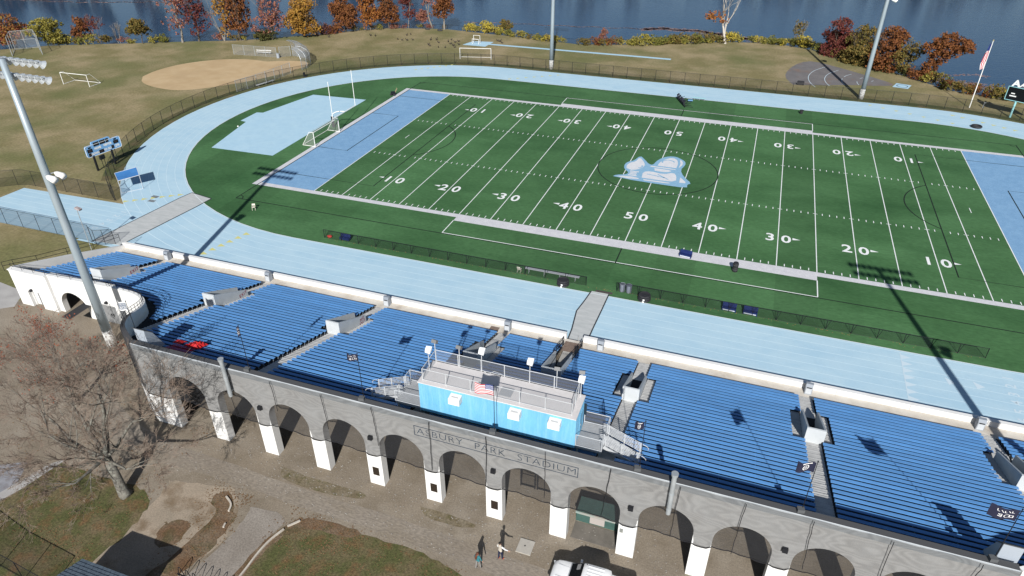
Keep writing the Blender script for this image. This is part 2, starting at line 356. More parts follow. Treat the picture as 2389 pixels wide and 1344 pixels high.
# ================================================================ grandstand
S_ = 0.305; PITCH_ROW = 0.61; NROW = 31
def seat_z(y): return 1.2 + S_*(-49.5 - y)
def row_y(i): return -49.60 - PITCH_ROW*i
CONC = mat('stand_concrete', (0.42, 0.41, 0.38), (0.35, 0.34, 0.31), 0.8, 0.9, fine=0.10, finescale=9)
SHADEC = mat('shade_dark_concrete', (0.030, 0.031, 0.034), (0.022, 0.023, 0.026), 1.2, 0.95, fine=0.12)  # near-black concrete: shade between the bench rows put into the colour
STEPC = mat('step_concrete', (0.50, 0.50, 0.49), (0.40, 0.40, 0.39), 1.5, 0.9, fine=0.08)
PROM = mat('promenade_concrete', (0.56, 0.53, 0.48), (0.47, 0.43, 0.37), 0.7, 0.9, c3=(0.24, 0.18, 0.13), scale3=0.45, k3=0.5, lo3=0.55, hi3=0.75, fine=0.1)
WALLW = mat('white_stucco', (0.72, 0.725, 0.72), (0.65, 0.645, 0.63), 0.5, 0.75, c3=(0.52, 0.49, 0.43), scale3=0.35, k3=0.35, lo3=0.58, hi3=0.8, fine=0.05, bump=0.08, bscale=8)
WALLG = mat('pale_grey_paint', (0.52, 0.55, 0.57), (0.47, 0.50, 0.52), 1.2, 0.7, fine=0.03)
BENCH = mat('blue_bench', (0.104, 0.262, 0.535), (0.090, 0.234, 0.490), 0.5, 0.42, stretch=(0.3, 1, 1), c3=(0.10, 0.32, 0.70), scale3=2.5, k3=0.35, fine=0.05, spec=0.4)
vary(BENCH, 0.09)
BRKT = mat('bench_bracket', (0.16, 0.19, 0.22), rough=0.5)
CX = -0.43
CURVE = [(-46.0, -60.05), (-44.2, -60.2), (-42.5, -60.4), (-40.7, -61.1), (-39.3, -62.1), (-38.4, -63.2), (-37.75, -64.3), (-37.2, -65.5), (-36.2, -66.9), (-35.2, -68.0), (-34.1, -68.9), (-32.0, -70.1)]
CURVER = [(2*CX - x, y) for x, y in CURVE]
def left_limit(y):
    if y > CURVE[0][1]+0.15: return -57.0
    for (xa, ya), (xb, yb) in zip(CURVE, CURVE[1:]):
        if yb <= y <= ya: return xa + (xb-xa)*(ya-y)/(ya-yb+1e-9)
    return -46.0 if y > -60.3 else -32.0
def right_limit(y): return 46.0 if y > -60.0 else min(46.0, 2*CX - left_limit(y))
AISLES = [-50.0, -35.5, -21.3, -7.3, 7.0, 21.35, 35.7]
VY0, VY1 = -53.0, -57.7
grand = thing('grandstand', 'long white concrete grandstand with arched back wall draped in grey netting', 'grandstand', (0, -60, 0))
def cuts(y, wide, ramp=True):
    out = []
    for c in AISLES:
        h = 0.62
        if VY1 < y < VY0: h = 1.52 if wide else 0.70
        elif not wide: h = 0
        if h: out.append((c-h, c+h))
    if ramp and y > (-56.4 if wide else -56.4): out.append((-1.15, 0.65))
    return out
def intervals(x0, x1, cs):
    r = []; x = x0
    for a, b in sorted(cs):
        if b <= x: continue
        if a >= x1: break
        if a > x: r.append((x, a))
        x = max(x, b)
    if x < x1: r.append((x, x1))
    return r
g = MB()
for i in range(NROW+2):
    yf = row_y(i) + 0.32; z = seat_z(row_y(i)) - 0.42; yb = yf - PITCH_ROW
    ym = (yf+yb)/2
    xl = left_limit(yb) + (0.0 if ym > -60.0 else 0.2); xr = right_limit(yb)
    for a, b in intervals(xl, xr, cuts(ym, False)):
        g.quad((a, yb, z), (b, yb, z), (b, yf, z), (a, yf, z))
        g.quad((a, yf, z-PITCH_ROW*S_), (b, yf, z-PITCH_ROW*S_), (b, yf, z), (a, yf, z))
g.build('terrace', SHADEC, grand)
for c in AISLES:                                            # steps up the aisles, one flight per aisle
    g = MB()
    for i in range(NROW+1):
        yf = row_y(i)+0.32; z = seat_z(row_y(i))-0.42; ym = yf-0.3
        if c < -30 and row_y(i) < -59.4 and left_limit(yf-0.61) > c-0.4: continue
        if c > 30 and row_y(i) < -59.4 and right_limit(yf-0.61) < c+0.4: continue
        xs = [(c-0.6, c+0.6)]
        if VY1 < ym < VY0: xs = [(c-1.48, c-0.72), (c+0.72, c+1.48)]
        for a, b in xs:
            g.box(a, b, yf-PITCH_ROW+0.01, yf-0.02, z-0.1, z+0.012)
            if not (VY1-0.7 < ym < VY1): g.box(a, b, yf, yf+0.29, z-0.30, z-0.093)
    g.build('aisle_steps', STEPC, grand)
g = MB()
g.quad((-58.2, -49.28, 0.60), (46, -49.28, 0.60), (46, -47.5, 0.60), (-58.2, -47.5, 0.60)); g.build('promenade', PROM, grand)
# field-side wall, with the gate gap at the middle
g = MB()
for a, b in ((-57.9, -1.25), (0.50, 46.2)):
    g.box(a, b, -47.55, -47.25, 0, 1.15); g.box(a, b, -47.60, -47.20, 1.15, 1.21)
g.build('front_wall', WALLW, grand)
g = MB()                                                    # fine dark joints in the promenade kerb
for x in range(-54, 46, 6): g.box(x, x+0.03, -47.605, -47.60, 0.62, 1.2)
g.build('wall_joint', mat('joint_grey', (0.45, 0.44, 0.42)), grand)
# arched wall along the back
YF, YB, ZT = -70.17, -69.45, 8.40
PIER = [(-31.8, -29.28)] + [(-25.60+4.905*k, -24.35+4.905*k) for k in range(11)] + [(28.42, 30.94)]
g = MB()
for a, b in PIER:
    g.quad((a, YF, 0), (b, YF, 0), (b, YF, ZT), (a, YF, ZT)); g.quad((b, YB, 0), (a, YB, 0), (a, YB, 6.8), (b, YB, 6.8))
    g.quad((b, YF, 0), (b, YB, 0), (b, YB, 4.27), (b, YF, 4.27)); g.quad((a, YB, 0), (a, YF, 0), (a, YF, 4.27), (a, YB, 4.27))
for (a0, a), (b, b1) in zip(PIER, PIER[1:]):
    N = 20; r = (b-a)/2; cx = (a+b)/2
    P = [(cx - r*cos(pi*k/N), 4.27 + min(r, 1.85)*sin(pi*k/N)) for k in range(N+1)]
    for (xa, za), (xb, zb) in zip(P, P[1:]):
        g.quad((xa, YF, za), (xb, YF, zb), (xb, YF, ZT), (xa, YF, ZT)); g.quad((xb, YB, zb), (xa, YB, za), (xa, YB, 6.8), (xb, YB, 6.8))
        g.quad((xa, YB, za), (xb, YB, zb), (xb, YF, zb), (xa, YF, za))
YT = -69.74
g.quad((-31.8, YF, ZT), (30.94, YF, ZT), (30.94, YT, ZT), (-31.8, YT, ZT)); g.quad((30.94, YT, 6.8), (-31.8, YT, 6.8), (-31.8, YT, ZT), (30.94, YT, ZT)); g.quad((-31.8, YB, 6.8), (30.94, YB, 6.8), (30.94, YT, 6.8), (-31.8, YT, 6.8))
g.build('arcade_wall', WALLW, grand)
g = MB(); g.box(-31.85, 31.0, YF-0.07, YF-0.001, 7.98, 8.44); g.box(-31.85, 31.0, YF-0.001, YT+0.03, ZT+0.002, 8.46)
g.build('coping', WALLG, grand)
# curved wall that joins the arcade to the low wing, and the wing itself
def wall_strip(mb, pts, tops, th=0.30, z0=0.0):
    n = len(pts); inn = []
    for i, (x, y) in enumerate(pts):
        a = pts[max(i-1, 0)]; b = pts[min(i+1, n-1)]; d = Vector((b[0]-a[0], b[1]-a[1], 0)).normalized(); nn = Vector((-d.y, d.x, 0))
        inn.append((x + nn.x*th, y + nn.y*th))
    for i in range(n-1):
        (x0, y0), (x1, y1) = pts[i], pts[i+1]; (u0, v0), (u1, v1) = inn[i], inn[i+1]; t0, t1 = tops[i], tops[i+1]
        mb.quad((x0, y0, z0), (x1, y1, z0), (x1, y1, t1), (x0, y0, t0)); mb.quad((u1, v1, z0), (u0, v0, z0), (u0, v0, t0), (u1, v1, t1))
        mb.quad((x0, y0, t0), (x1, y1, t1), (u1, v1, t1), (u0, v0, t0))
    for (p, q, t) in ((pts[0], inn[0], tops[0]), (pts[-1], inn[-1], tops[-1])): mb.quad((p[0], p[1], z0), (q[0], q[1], z0), (q[0], q[1], t), (p[0], p[1], t))
def top_at(i): k = i/(len(CURVE)-1); return 4.85 + 0 if i == 0 else seat_z(CURVE[i][1]) + 0.35 + 1.0*k
from itertools import accumulate
def smooth(P, n=3):
    for _ in range(n):
        Q = [P[0]]
        for a, b in zip(P, P[1:]): Q += [tuple(a[k]*0.75+b[k]*0.25 for k in range(len(a))), tuple(a[k]*0.25+b[k]*0.75 for k in range(len(a)))]
        P = Q + [P[-1]]
    return P
CT = smooth([(x, y, top_at(i)) for i, (x, y) in enumerate(CURVE)], 2)
g = MB(); wall_strip(g, [(p[0], p[1]) for p in CT], [min(p[2], 8.42) for p in CT]); g.build('curved_wall', WALLW, grand, smooth=False)
g = MB(); R_ = [(2*CX - p[0], p[1]) for p in CT][::-1]; wall_strip(g, R_, [min(p[2], 8.42) for p in CT][::-1]); g.build('curved_wall', WALLW, grand)
g = MB()
WY = -60.40
def wpanel(x0, x1, y, top0, top1, z0=0.0): g.prism([(x0, z0), (x1, z0), (x1, top1), (x0, top0)], y, y+0.35, axis='y')
wpanel(-59.45, -57.82, WY, 4.37, 4.40); wpanel(-57.82, -56.20, WY, 4.40, 4.42, 2.05); wpanel(-56.20, -54.25, WY, 4.42, 4.46)
g.box(-57.82, -57.75, WY+0.35, WY+1.0, 0, 2.05); g.box(-56.27, -56.20, WY+0.35, WY+1.0, 0, 2.05); g.box(-57.75, -56.27, WY+0.35, WY+1.0, 2.05, 2.15)
g.box(-57.82, -56.2, WY+0.55, WY+0.7, 0, 2.1)
W2 = -60.08
N = 16; a, b = -53.62, -49.98; cx = (a+b)/2; r = (b-a)/2
P = [(cx - r*cos(pi*k/N), 1.0 + 1.82*sin(pi*k/N)) for k in range(N+1)]
T = lambda x: 4.46 + (x+54.25)*0.041
g.prism([(-54.25, 0), (a, 0), (a, T(a)), (-54.25, T(-54.25))], W2, W2+0.6, axis='y')
for (xa, za), (xb, zb) in zip(P, P[1:]): g.prism([(xa, za), (xb, zb), (xb, T(xb)), (xa, T(xa))], W2, W2+0.6, axis='y')
g.prism([(a-0.001, 0.98), (a, 1.0), (a, 1.0), (a-0.001, 1.0)], W2, W2+0.6, axis='y')
g.prism([(b, 0), (-48.1, 0), (-48.1, T(-48.1)), (b, T(b))], W2, W2+0.6, axis='y')
g.prism([(-48.1, 2.35), (-45.6, 2.35), (-45.6, T(-45.6)), (-48.1, T(-48.1))], W2, W2+0.6, axis='y')
g.box(-45.6, -45.9+0.0, W2+0.02, W2+0.5, 0, 2.35)
g.prism([(-59.5, 4.33), (-54.25, 4.46), (-54.25, 4.56), (-59.5, 4.44)], WY-0.08, WY+0.6, axis='y')
g.prism([(-54.25, 4.44), (-45.9, T(-45.9)), (-45.9, T(-45.9)+0.1), (-54.25, 4.56)], W2-0.08, W2+0.5, axis='y')
# end wall towards the running track
E = [(-57.9, -47.3), (-58.7, -53.6), (-59.45, -60.05)]
wall_strip(g, E[::-1], [seat_z(y) + (0.15 if y < -55 else 0.3) for x, y in E][::-1], -0.38)
g.build('wing_wall', WALLW, grand)
g = MB(); g.box(46.0, 46.3, -60.0, -47.3, 0, 4.8); g.build('end_wall', WALLW, grand)
GREYD = mat('grey_door', (0.22, 0.225, 0.23), (0.19, 0.195, 0.20), 2, 0.6)
g = MB(); g.box(-57.25, -56.32, WY+0.50, WY+0.549, 0.02, 2.0); d = g.build('door', GREYD, grand)
g = MB(); g.box(-48.05, -46.83, W2+0.12, W2+0.18, 0.02, 2.35); g.box(-46.80, -45.62, W2+0.12, W2+0.18, 0.02, 2.35); d = g.build('double_door', GREYD, grand)
g = MB()
for x in (-46.95, -46.68): g.box(x-0.02, x+0.02, W2+0.04, W2+0.12, 0.95, 1.25)
g.build('door_handle', BLACK, d)
DARKP = mat('dark_strip', (0.05, 0.055, 0.065), rough=0.7)
g = MB(); g.box(-48.75, -48.32, W2-0.10, W2-0.002, 0.9, 4.3); g.build('dark_wall_strip', DARKP, grand)  # dark upright strip on the wing wall face
for x, z in ((-57.1, 2.25), (-46.9, 2.75)):
    g = MB(); yy = WY if x < -54 else W2
    g.tube([(x, yy, z), (x, yy-0.14, z), (x, yy-0.24, z-0.10)], [0.16, 0.17, 0.13], 10); g.build('wall_lamp', BLACK, grand)
# dark interior ceiling beams, back partition added to keep light from leaking in
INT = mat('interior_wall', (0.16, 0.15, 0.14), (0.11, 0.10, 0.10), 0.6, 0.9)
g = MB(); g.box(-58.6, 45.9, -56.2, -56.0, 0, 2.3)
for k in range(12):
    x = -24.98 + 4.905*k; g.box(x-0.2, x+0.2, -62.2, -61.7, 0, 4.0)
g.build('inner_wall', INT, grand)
# vomitories
RED = mat('red_lettering', (0.30, 0.03, 0.06), rough=0.7)
for c in AISLES:
    g = MB(); zt = seat_z(VY1)+1.05; zf = 2.75
    for s in (-1, 1):
        xa, xb = sorted((c+s*0.55, c+s*0.70))
        g.prism([(VY1, 1.2), (VY0-0.25, 1.2), (VY0-0.25, zf), (VY1+0.25, zt-0.08), (VY1, zt)], xa, xb, axis='x')
    g.box(c-0.70, c+0.70, VY1-0.15, VY1, 3.1, zt+0.06)
    g.box(c-0.70, c+0.70, VY1-0.75, VY1-0.15, 3.1, seat_z(VY1)-0.36)
    v = g.build('vomitory', WALLG, grand)
    g = MB(); g.rect(c-0.6, c+0.6, VY1-5, VY0+0.5, 1.75); g.build('tunnel_floor', SHADEC, v)
    txt = {-50.0: ['EXIT'], -35.5: ['EXIT'], -21.3: ['NO', 'EXIT']}.get(c)
    if txt:
        v['label'] = 'pale stair enclosure lettered ' + ' '.join(txt) + ' in red'
        g = MB()
        for k, t in enumerate(txt):
            yy = VY0-0.95; zz = (2.45 + (0.26 if len(txt) == 2 else 0.1)) - 0.42*k + 0.05
            M = Matrix.Translation((c+0.705, yy, zz)) @ Matrix.Rotation(pi/2, 4, 'Z') @ Matrix.Rotation(pi/2, 4, 'X') @ Matrix.Rotation(0.0, 4, 'Z')
            g.text(t, 0.5 if len(txt) == 1 else 0.45, M, 0.95, 0.012, spacing=1.25)
        g.build('exit_lettering', RED, v)
# entrance ramp in the middle
g = MB()
for s, xx in ((-1, -1.15), (1, 0.50)):
    g.prism([(-56.4, 0.9), (-52.2, 0.9), (-52.2, 2.5), (-56.4, 3.95)], xx, xx+0.15, axis='x')
g.box(-1.15, 0.65, -56.55, -56.4, 2.6, 3.95); v = g.build('vomitory', WALLG, grand)
g = MB(); g.quad((-1.0, -60, 0.55), (0.5, -60, 0.55), (0.5, -52.0, 0.64), (-1.0, -52.0, 0.64)); g.build('tunnel_floor', SHADEC, v)
RAMPW = mat('brown_boards', (0.20, 0.15, 0.12), (0.15, 0.11, 0.09), 3, 0.9)
g = MB(); g.rect(-1.2, 0.55, -49.6, -47.95, 0.63); g.build('wooden_board', RAMPW, grand); g = MB(); g.rect(-9.15, -8.2, -48.65, -48.0, 0.62); g.build('wooden_board', RAMPW, grand)
g = MB(); g.quad((-1.0, -52.0, 0.66), (0.5, -52.0, 0.66), (0.5, -49.6, 0.64), (-1.0, -49.6, 0.64)); g.build('entrance_ramp', CONC, grand)
for xx in (-1.2, 0.68):
    g = MB()
    for zz in (0.5, 0.95): g.bar((xx, -52.6, seat_z(-52.6)-0.35+zz), (xx, -49.2, 0.78+zz), 0.05); g.bar((xx, -49.2, 0.78+zz), (xx, -48.7, 0.70+zz), 0.05)
    for y in (-52.6, -51.4, -50.3, -49.2, -48.7): zb = max(seat_z(y)-0.42, 0.6); g.bar((xx, y, zb), (xx, y, max(seat_z(y)-0.35, 0.72)+0.95), 0.05)
    g.bar((xx+(0.22 if xx < 0 else -0.22), -55.8, 2.6), (xx+(0.22 if xx < 0 else -0.22), -49.4, 1.45), 0.05)
    g.build('hand_rail', BLACK, grand)
# sign, lamps, plaques, ropes, pipes on the back wall
NAVY = mat('navy_lettering', (0.050, 0.100, 0.165), rough=0.7)
g = MB(); LM = Matrix.Rotation(pi/2, 4, 'X')
def spaced(word, x0, x1, z):
    M = Matrix.Translation(((x0+x1)/2, -70.182, z)) @ LM
    t = MB().text(word, 0.72, Matrix.Identity(4), bold=-0.012, spacing=1.1); xs = [v[0] for v in t.v]; k = (x1-x0)/(max(xs)-min(xs)); mid = (max(xs)+min(xs))/2
    ys = [v[1] for v in t.v]; ky = 0.56/(max(ys)-min(ys)); my = (max(ys)+min(ys))/2
    g.add([M @ Vector(((v[0]-mid)*k, (v[1]-my)*ky, 0)) for v in t.v], t.f)
spaced('ASBURY', -6.30, -2.74, 7.10); spaced('PARK', -1.80, 0.46, 7.10); spaced('STADIUM', 1.36, 5.48, 7.10)
for (x0, x1, z0, z1) in ((-6.52, 5.66, 7.50, 7.545), (-6.52, 5.66, 6.615, 6.66), (-6.52, -6.47, 6.66, 7.50), (5.61, 5.66, 6.66, 7.50)): g.box(x0, x1, -70.188, -70.172, z0, z1)
g.build('sign_lettering', NAVY, grand)
for x in (-28.5, -20.04, -10.24, -0.42, 9.41, 19.2, 28.9):
    g = MB(); g.prism([(-70.45, 5.05), (-70.19, 4.98), (-70.19, 5.36), (-70.40, 5.36)], x-0.17, x+0.17, axis='x'); g.build('wall_lamp', BLACK, grand)
BRONZE = mat('bronze_plaque', (0.035, 0.028, 0.024), (0.075, 0.055, 0.04), 9, 0.45, 0.6)
for x in (-10.24, -5.31, -0.41):
    g = MB(); g.box(x-0.27, x+0.27, -70.21, -70.171, 1.08, 1.92); g.build('plaque', BRONZE, grand)
NOTE = mat('paper_notice', (0.55, 0.56, 0.58), rough=0.9)
for x in (-20.05, -15.13):
    g = MB(); g.box(x-0.13, x+0.13, -70.18, -70.172, 2.15, 2.36)
    g.build('notice', NOTE, grand)
g = MB(); g.box(8.86, 9.08, -70.24, -70.171, 2.45, 2.78); g.build('meter_box', mat('meter_grey', (0.2, 0.21, 0.2)), grand)
# things behind the arches: gate, painted board, fence panels
NETB = mesh_net('chain_link_black', (0.012, 0.013, 0.014), 0.24)
NETG = mesh_net('chain_link_grey', (0.33, 0.35, 0.37), 0.20)
t = thing('chain_link_gate', 'black double chain-link gate under the middle arch of the stand', 'gate', (2.05, -66.5, 0))
g = MB()
for x in (0.4, 1.55, 1.75, 3.6): g.bar((x, -66.5, 0), (x, -66.5, 2.6), 0.08)
for z in (0.15, 1.4, 2.55): g.bar((0.4, -66.5, z), (1.55, -66.5, z), 0.05); g.bar((1.75, -66.5, z), (3.6, -66.5, z), 0.05)
g.build('gate_frame', BLACK, t)
g = MB(); g.quad((0.4, -66.52, 0.1), (3.6, -66.52, 0.1), (3.6, -66.52, 2.6), (0.4, -66.52, 2.6)); g.build('mesh_panel', NETB, t)
GREENB = mat('green_board', (0.050, 0.105, 0.092), (0.04, 0.085, 0.075), 2, 0.7)
t = thing('painted_counter', 'dark green counter board with pale edge strip behind the arch nearest the truck', 'counter', (6.9, -67.0, 0))
g = MB(); g.box(5.35, 8.7, -68.3, -66.8, 0, 1.0); g.build('counter_body', GREENB, t)
g = MB(); g.box(5.30, 8.75, -68.36, -68.28, 0.86, 1.04); g.build('edge_strip', mat('pale_green_strip', (0.24, 0.31, 0.29), (0.32, 0.29, 0.26), 1.5), t)
g = MB(); g.box(6.4, 7.5, -68.34, -68.303, 0.15, 0.82); g.build('notice', mat('counter_notice', (0.36, 0.33, 0.31)), t)
t = thing('concrete_apron', 'flat dark concrete slab on the gravel below the green counter', 'slab', (6.9, -69.6, 0))
g = MB(); g.box(5.35, 8.6, -69.9, -68.4, 0, 0.03); g.build('slab', mat('apron_concrete', (0.17, 0.155, 0.135), (0.13, 0.12, 0.105), 1.2, 0.95, fine=.1), t)
t = thing('chain_link_fence', 'low black chain-link fence in the shade beneath the stand', 'fence', (-7, -64.0, 0))
g = MB()
for k in range(15):
    x = -28 + 2.4*k
    gg = MB(); gg.bar((x, -64, 0), (x, -64, 1.9), 0.06); gg.build('post', BLACK, t)
g.bar((-28, -64, 1.88), (5.6, -64, 1.88), 0.05); g.build('rail', BLACK, t)
g = MB(); g.quad((-28, -64.02, 0.05), (5.6, -64.02, 0.05), (5.6, -64.02, 1.88), (-28, -64.02, 1.88)); g.build('mesh_panel', NETB, t)
# netting draped on the arcade
NETW = mesh_net('grey_netting', (0.036, 0.037, 0.041), 0.47, 0.040)
t = thing('wall_netting', 'fine dark grey netting hung over the arches of the stand', 'netting', (0, -70.3, 0))
rnd = random.Random(5)
xs = [-31.95 + 0.35*k for k in range(181)]
def inarch(x):
    for a, b in PIER:
        if a-0.05 <= x <= b+0.05: return 0
    return 1
g = MB(); rows_ = [3.36, 3.9, 4.5, 5.2, 6.0, 6.8, 7.5, 8.0, 8.50]
vs = []
for j, z in enumerate(rows_):
    for x in xs:
        sag = inarch(x)
        yy = -70.27 - 0.03*sin(x*1.7+j) - (0.05 if z >= 7.9 else 0) + (0.16*sag*(1-j/4) if j < 4 else 0)
        zz = z + ((0.10*sin(x*1.28)+0.05*sin(x*5.1+1))*(1 if sag else 0.35) + (0.0 if sag else -0.03) if j == 0 else 0)
        vs.append((x, yy, zz))
n_ = len(xs)
g.add(vs, [(j*n_+i, j*n_+i+1, (j+1)*n_+i+1, (j+1)*n_+i) for j in range(len(rows_)-1) for i in range(n_-1)])
g.build('net_sheet', NETW, t, smooth=True)
NETT = mesh_net('folded_netting', (0.075, 0.076, 0.08), 0.90)
g = MB(); g.quad((-31.95, -70.16, 8.475), (31.0, -70.16, 8.475), (31.0, -69.70, 8.475), (-31.95, -69.70, 8.475))
g.build('net_fold', NETT, t)
ptsl = [(p[0], p[1]-0.09, p[2]) for p in CT if p[1] < -65.2]
g = MB()
def netcurve(P):
    for (xa, ya, ta), (xb, yb, tb) in zip(P, P[1:]):
        ta = min(ta, 8.42)+.03; tb = min(tb, 8.42)+.03; g.quad((xa, ya, 3.4), (xb, yb, 3.4), (xb, yb, tb), (xa, ya, ta)); g.quad((xa, ya, ta), (xb, yb, tb), (xb+0.15, yb+0.4, tb), (xa+0.15, ya+0.4, ta))
netcurve(ptsl); g.build('net_sheet', mesh_net('dark_netting', (0.05, 0.05, 0.055), 0.8), t)
ROPE = mat('black_cord', (0.015, 0.015, 0.018), rough=0.9)
for x0, x1, zb in ((-18.34, -18.25, 5.5), (-13.92, -13.75, 5.0), (-9.72, -9.5, 4.7), (-5.16, -5.22, 3.6), (-0.85, -0.95, 3.5), (3.42, 3.42, 4.0), (7.86, 7.5, 3.7), (12.3, 12.2, 3.6), (16.28, 16.15, 3.6), (20.19, 20.44, 4.0), (24.53, 24.7, 3.7), (29.13, 28.9, 5.0), (-22.6, -22.5, 3.6)):
    g = MB(); g.tube([(x0 + (x1-x0)*k/8 + rnd.uniform(-0.025, 0.025), -70.40 - (0.06 if k < 2 else 0), 8.5 + (zb-8.5)*k/8) for k in range(9)], 0.024, 5); g.build('lacing_cord', ROPE, t)
HEM = MB(); HEM.tube([(x, -70.28 + (0.14 if inarch(x) else -0.02), vs[i][2]-0.005) for i, x in enumerate(xs)], 0.035, 5); HEM.build('hem_rope', ROPE, t)
for x in (-22.33, 11.83):
    p = thing('vent_pipe', 'galvanised vent pipe standing off the netted wall, ' + ('near the bare tree' if x < 0 else 'right of the press box'), 'pipe', (x, -70.6, 6.1), 'vent pipes on the back wall')
    g = MB(); g.tube([(x, -70.6, 6.0), (x, -70.6, 9.45), (x, -70.6, 9.50), (x, -70.6, 9.72)], [0.155, 0.155, 0.21, 0.23], 14); g.build('pipe', STEEL, p, smooth=False)
    g = MB(); g.tube([(x, -70.6, 7.80), (x, -70.6, 7.92)], 0.175, 14); g.box(x-0.03, x+0.03, -70.45, -70.17, 7.82, 7.88); g.build('clamp', STEEL, p); g = MB(); g.tube([(x, -70.6, 6.33), (x, -70.6, 6.43)], 0.17, 14); g.box(x-0.03, x+0.03, -70.45, -70.17, 6.35, 6.41); g.build('clamp', STEEL, p)
# benches: every row of every block is its own bench
BLOCKS = ['far left corner block', 'block left of the first EXIT stairs', 'block between the EXIT and NO EXIT stairs', 'block left of the press box', 'centre block left of the entrance ramp', 'centre block right of the entrance ramp', 'block right of the press box', 'block with the navy flag at its aisle', 'block at the right edge']
edges = [-60.0, -50.0, -35.5, -21.3, -7.3, -0.25, 7.0, 21.35, 35.7, 60]
nb = 0
for i in range(NROW):
    y = row_y(i); z = seat_z(y)
    xl = -56.9 if y > -59.4 else left_limit(y-0.7) + 0.75; xr = 46.0 if y > -59.4 else right_limit(y-0.7) - 0.75
    for a, b in intervals(xl, xr, cuts(y-0.1, True)):
        if b-a < 0.8: continue
        mid = (a+b)/2; k = max(j for j in range(9) if mid > edges[j])
        if y < -56.4 and k in (4, 5): nm = 'full-width centre block under the press box'
        else: nm = BLOCKS[k]
        if k == 8 and i > 14: continue
        g = MB(); g.box(a+0.02, b-0.02, y-0.130, y+0.130, z-0.045, z)
        g.cur = 1
        for e in (a+0.16, b-0.16): g.box(e-0.03, e+0.03, y-0.12, y+0.12, z-0.13, z-0.046); g.box(e-0.03, e+0.03, y-0.06, y, z-0.42, z-0.13)
        x = a+2.2
        while x < b-1.5: g.box(x-0.03, x+0.03, y-0.10, y+0.02, z-0.42, z-0.046); x += 2.4
        o = g.build('bench', [BENCH, BRKT], org=((a+b)/2, y, z-0.42))
        tag(o, 'blue bench, %s row up from the field, %s' % (ORD[i], nm), 'bench', 'blue benches of the grandstand'); nb += 1
print('benches', nb)
# ================================================================ press box on the stand
PBLUE = mat('press_box_blue', (0.165, 0.430, 0.640), (0.140, 0.390, 0.600), 2.0, 0.6, stretch=(1, 1, 0.12), c3=(0.25, 0.50, 0.66), scale3=3.0, k3=0.5, fine=0.05)
ROOFW = mat('pale_roof', (0.60, 0.575, 0.57), (0.54, 0.52, 0.515), 0.8, 0.85, c3=(0.42, 0.38, 0.35), scale3=1.4, k3=0.4, lo3=0.6, hi3=0.75, fine=0.04)
GALV = mat('white_galvanised', (0.62, 0.64, 0.66), (0.54, 0.56, 0.58), 3, 0.45, 0.25)
DECK = mat('deck_aluminium', (0.40, 0.41, 0.42), (0.33, 0.34, 0.35), 1.2, 0.55, 0.2, fine=0.08)
X0, X1, Y0, Y1, Z0, Z1 = -6.87, 4.83, -68.30, -65.80, 7.30, 9.93
pb = thing('press_box', 'long light blue press box with pale railed roof atop the grandstand', 'press box', (-1, -67, 7.3))
g = MB(); g.box(X0, X1, Y0, Y1, Z0, Z1)
for k in range(59):                                       # shallow vertical ribs of the cladding
    x = X0 + 0.1 + 0.2*k; g.box(x, x+0.05, Y0-0.012, Y0-0.0005, Z0+0.05, Z1-0.06)
for k in range(12):
    y = Y0 + 0.1 + 0.2*k; g.box(X1+0.0005, X1+0.012, y, y+0.05, Z0+0.05, Z1-0.06)
g.build('body', PBLUE, pb)
g = MB(); g.box(X0-0.05, X1+0.05, Y0-0.06, Y1+0.06, Z1, Z1+0.07)
rf = g.build('roof', ROOFW, pb)
g = MB(); g.box(-0.93, -0.03, -67.76, -66.85, Z1+0.0705, Z1+0.13); g.build('hatch', mat('hatch_grey', (0.30, 0.31, 0.33), rough=0.6), rf)
g = MB()
for x in (X0+0.4, -1, X1-0.4):
    for y in (Y0+0.25, Y1-0.25): g.box(x-0.12, x+0.12, y-0.12, y+0.12, seat_z(y)-0.45, Z0)
g.box(X0, X1, Y0+0.08, Y0+0.2, Z0-0.22, Z0-0.001); g.box(X0, X1, Y1-0.2, Y1-0.08, Z0-0.22, Z0-0.001)
g.build('support_frame', mat('dark_frame', (0.05, 0.055, 0.06), rough=0.6), pb)
for x in (-3.88, 0.58, 3.45):
    g = MB(); g.box(x-0.42, x+0.42, Y0-0.58, Y0-0.013, 9.12, 9.62); g.prism([(Y0-0.58, 9.62), (Y0-0.013, 9.62), (Y0-0.013, 9.70)], x-0.42, x+0.42, axis='x')
    a = g.build('air_conditioner', WHITE, pb)
    g = MB(); g.box(x-0.25, x+0.25, Y0-0.40, Y0-0.2, 9.622, 9.665); g.build('top_grille', mat('ac_grille', (0.5, 0.5, 0.5)), a)
for x in (X0+0.6, -2.6, 1.4, X1-0.7):
    g = MB(); g.box(x-0.9, x+0.9, Y1+0.001, Y1+0.03, 8.25, 9.3); g.build('window', mat('dark_glass', (0.02, 0.03, 0.04), rough=0.1, spec=0.6), pb)
g = MB(); g.box(X1+0.013, X1+0.05, -67.1, -66.25, Z0+0.08, 9.3); d = g.build('door', PBLUE, pb)
g = MB(); g.box(X1+0.05, X1+0.10, -67.0, -66.94, 8.3, 8.4); g.build('door_handle', STEEL, d)
g = MB(); g.box(X0-0.05, X0-0.013, -67.1, -66.25, Z0+0.08, 9.3); g.build('door', PBLUE, pb)
RT = Z1+0.07; RH = 1.05
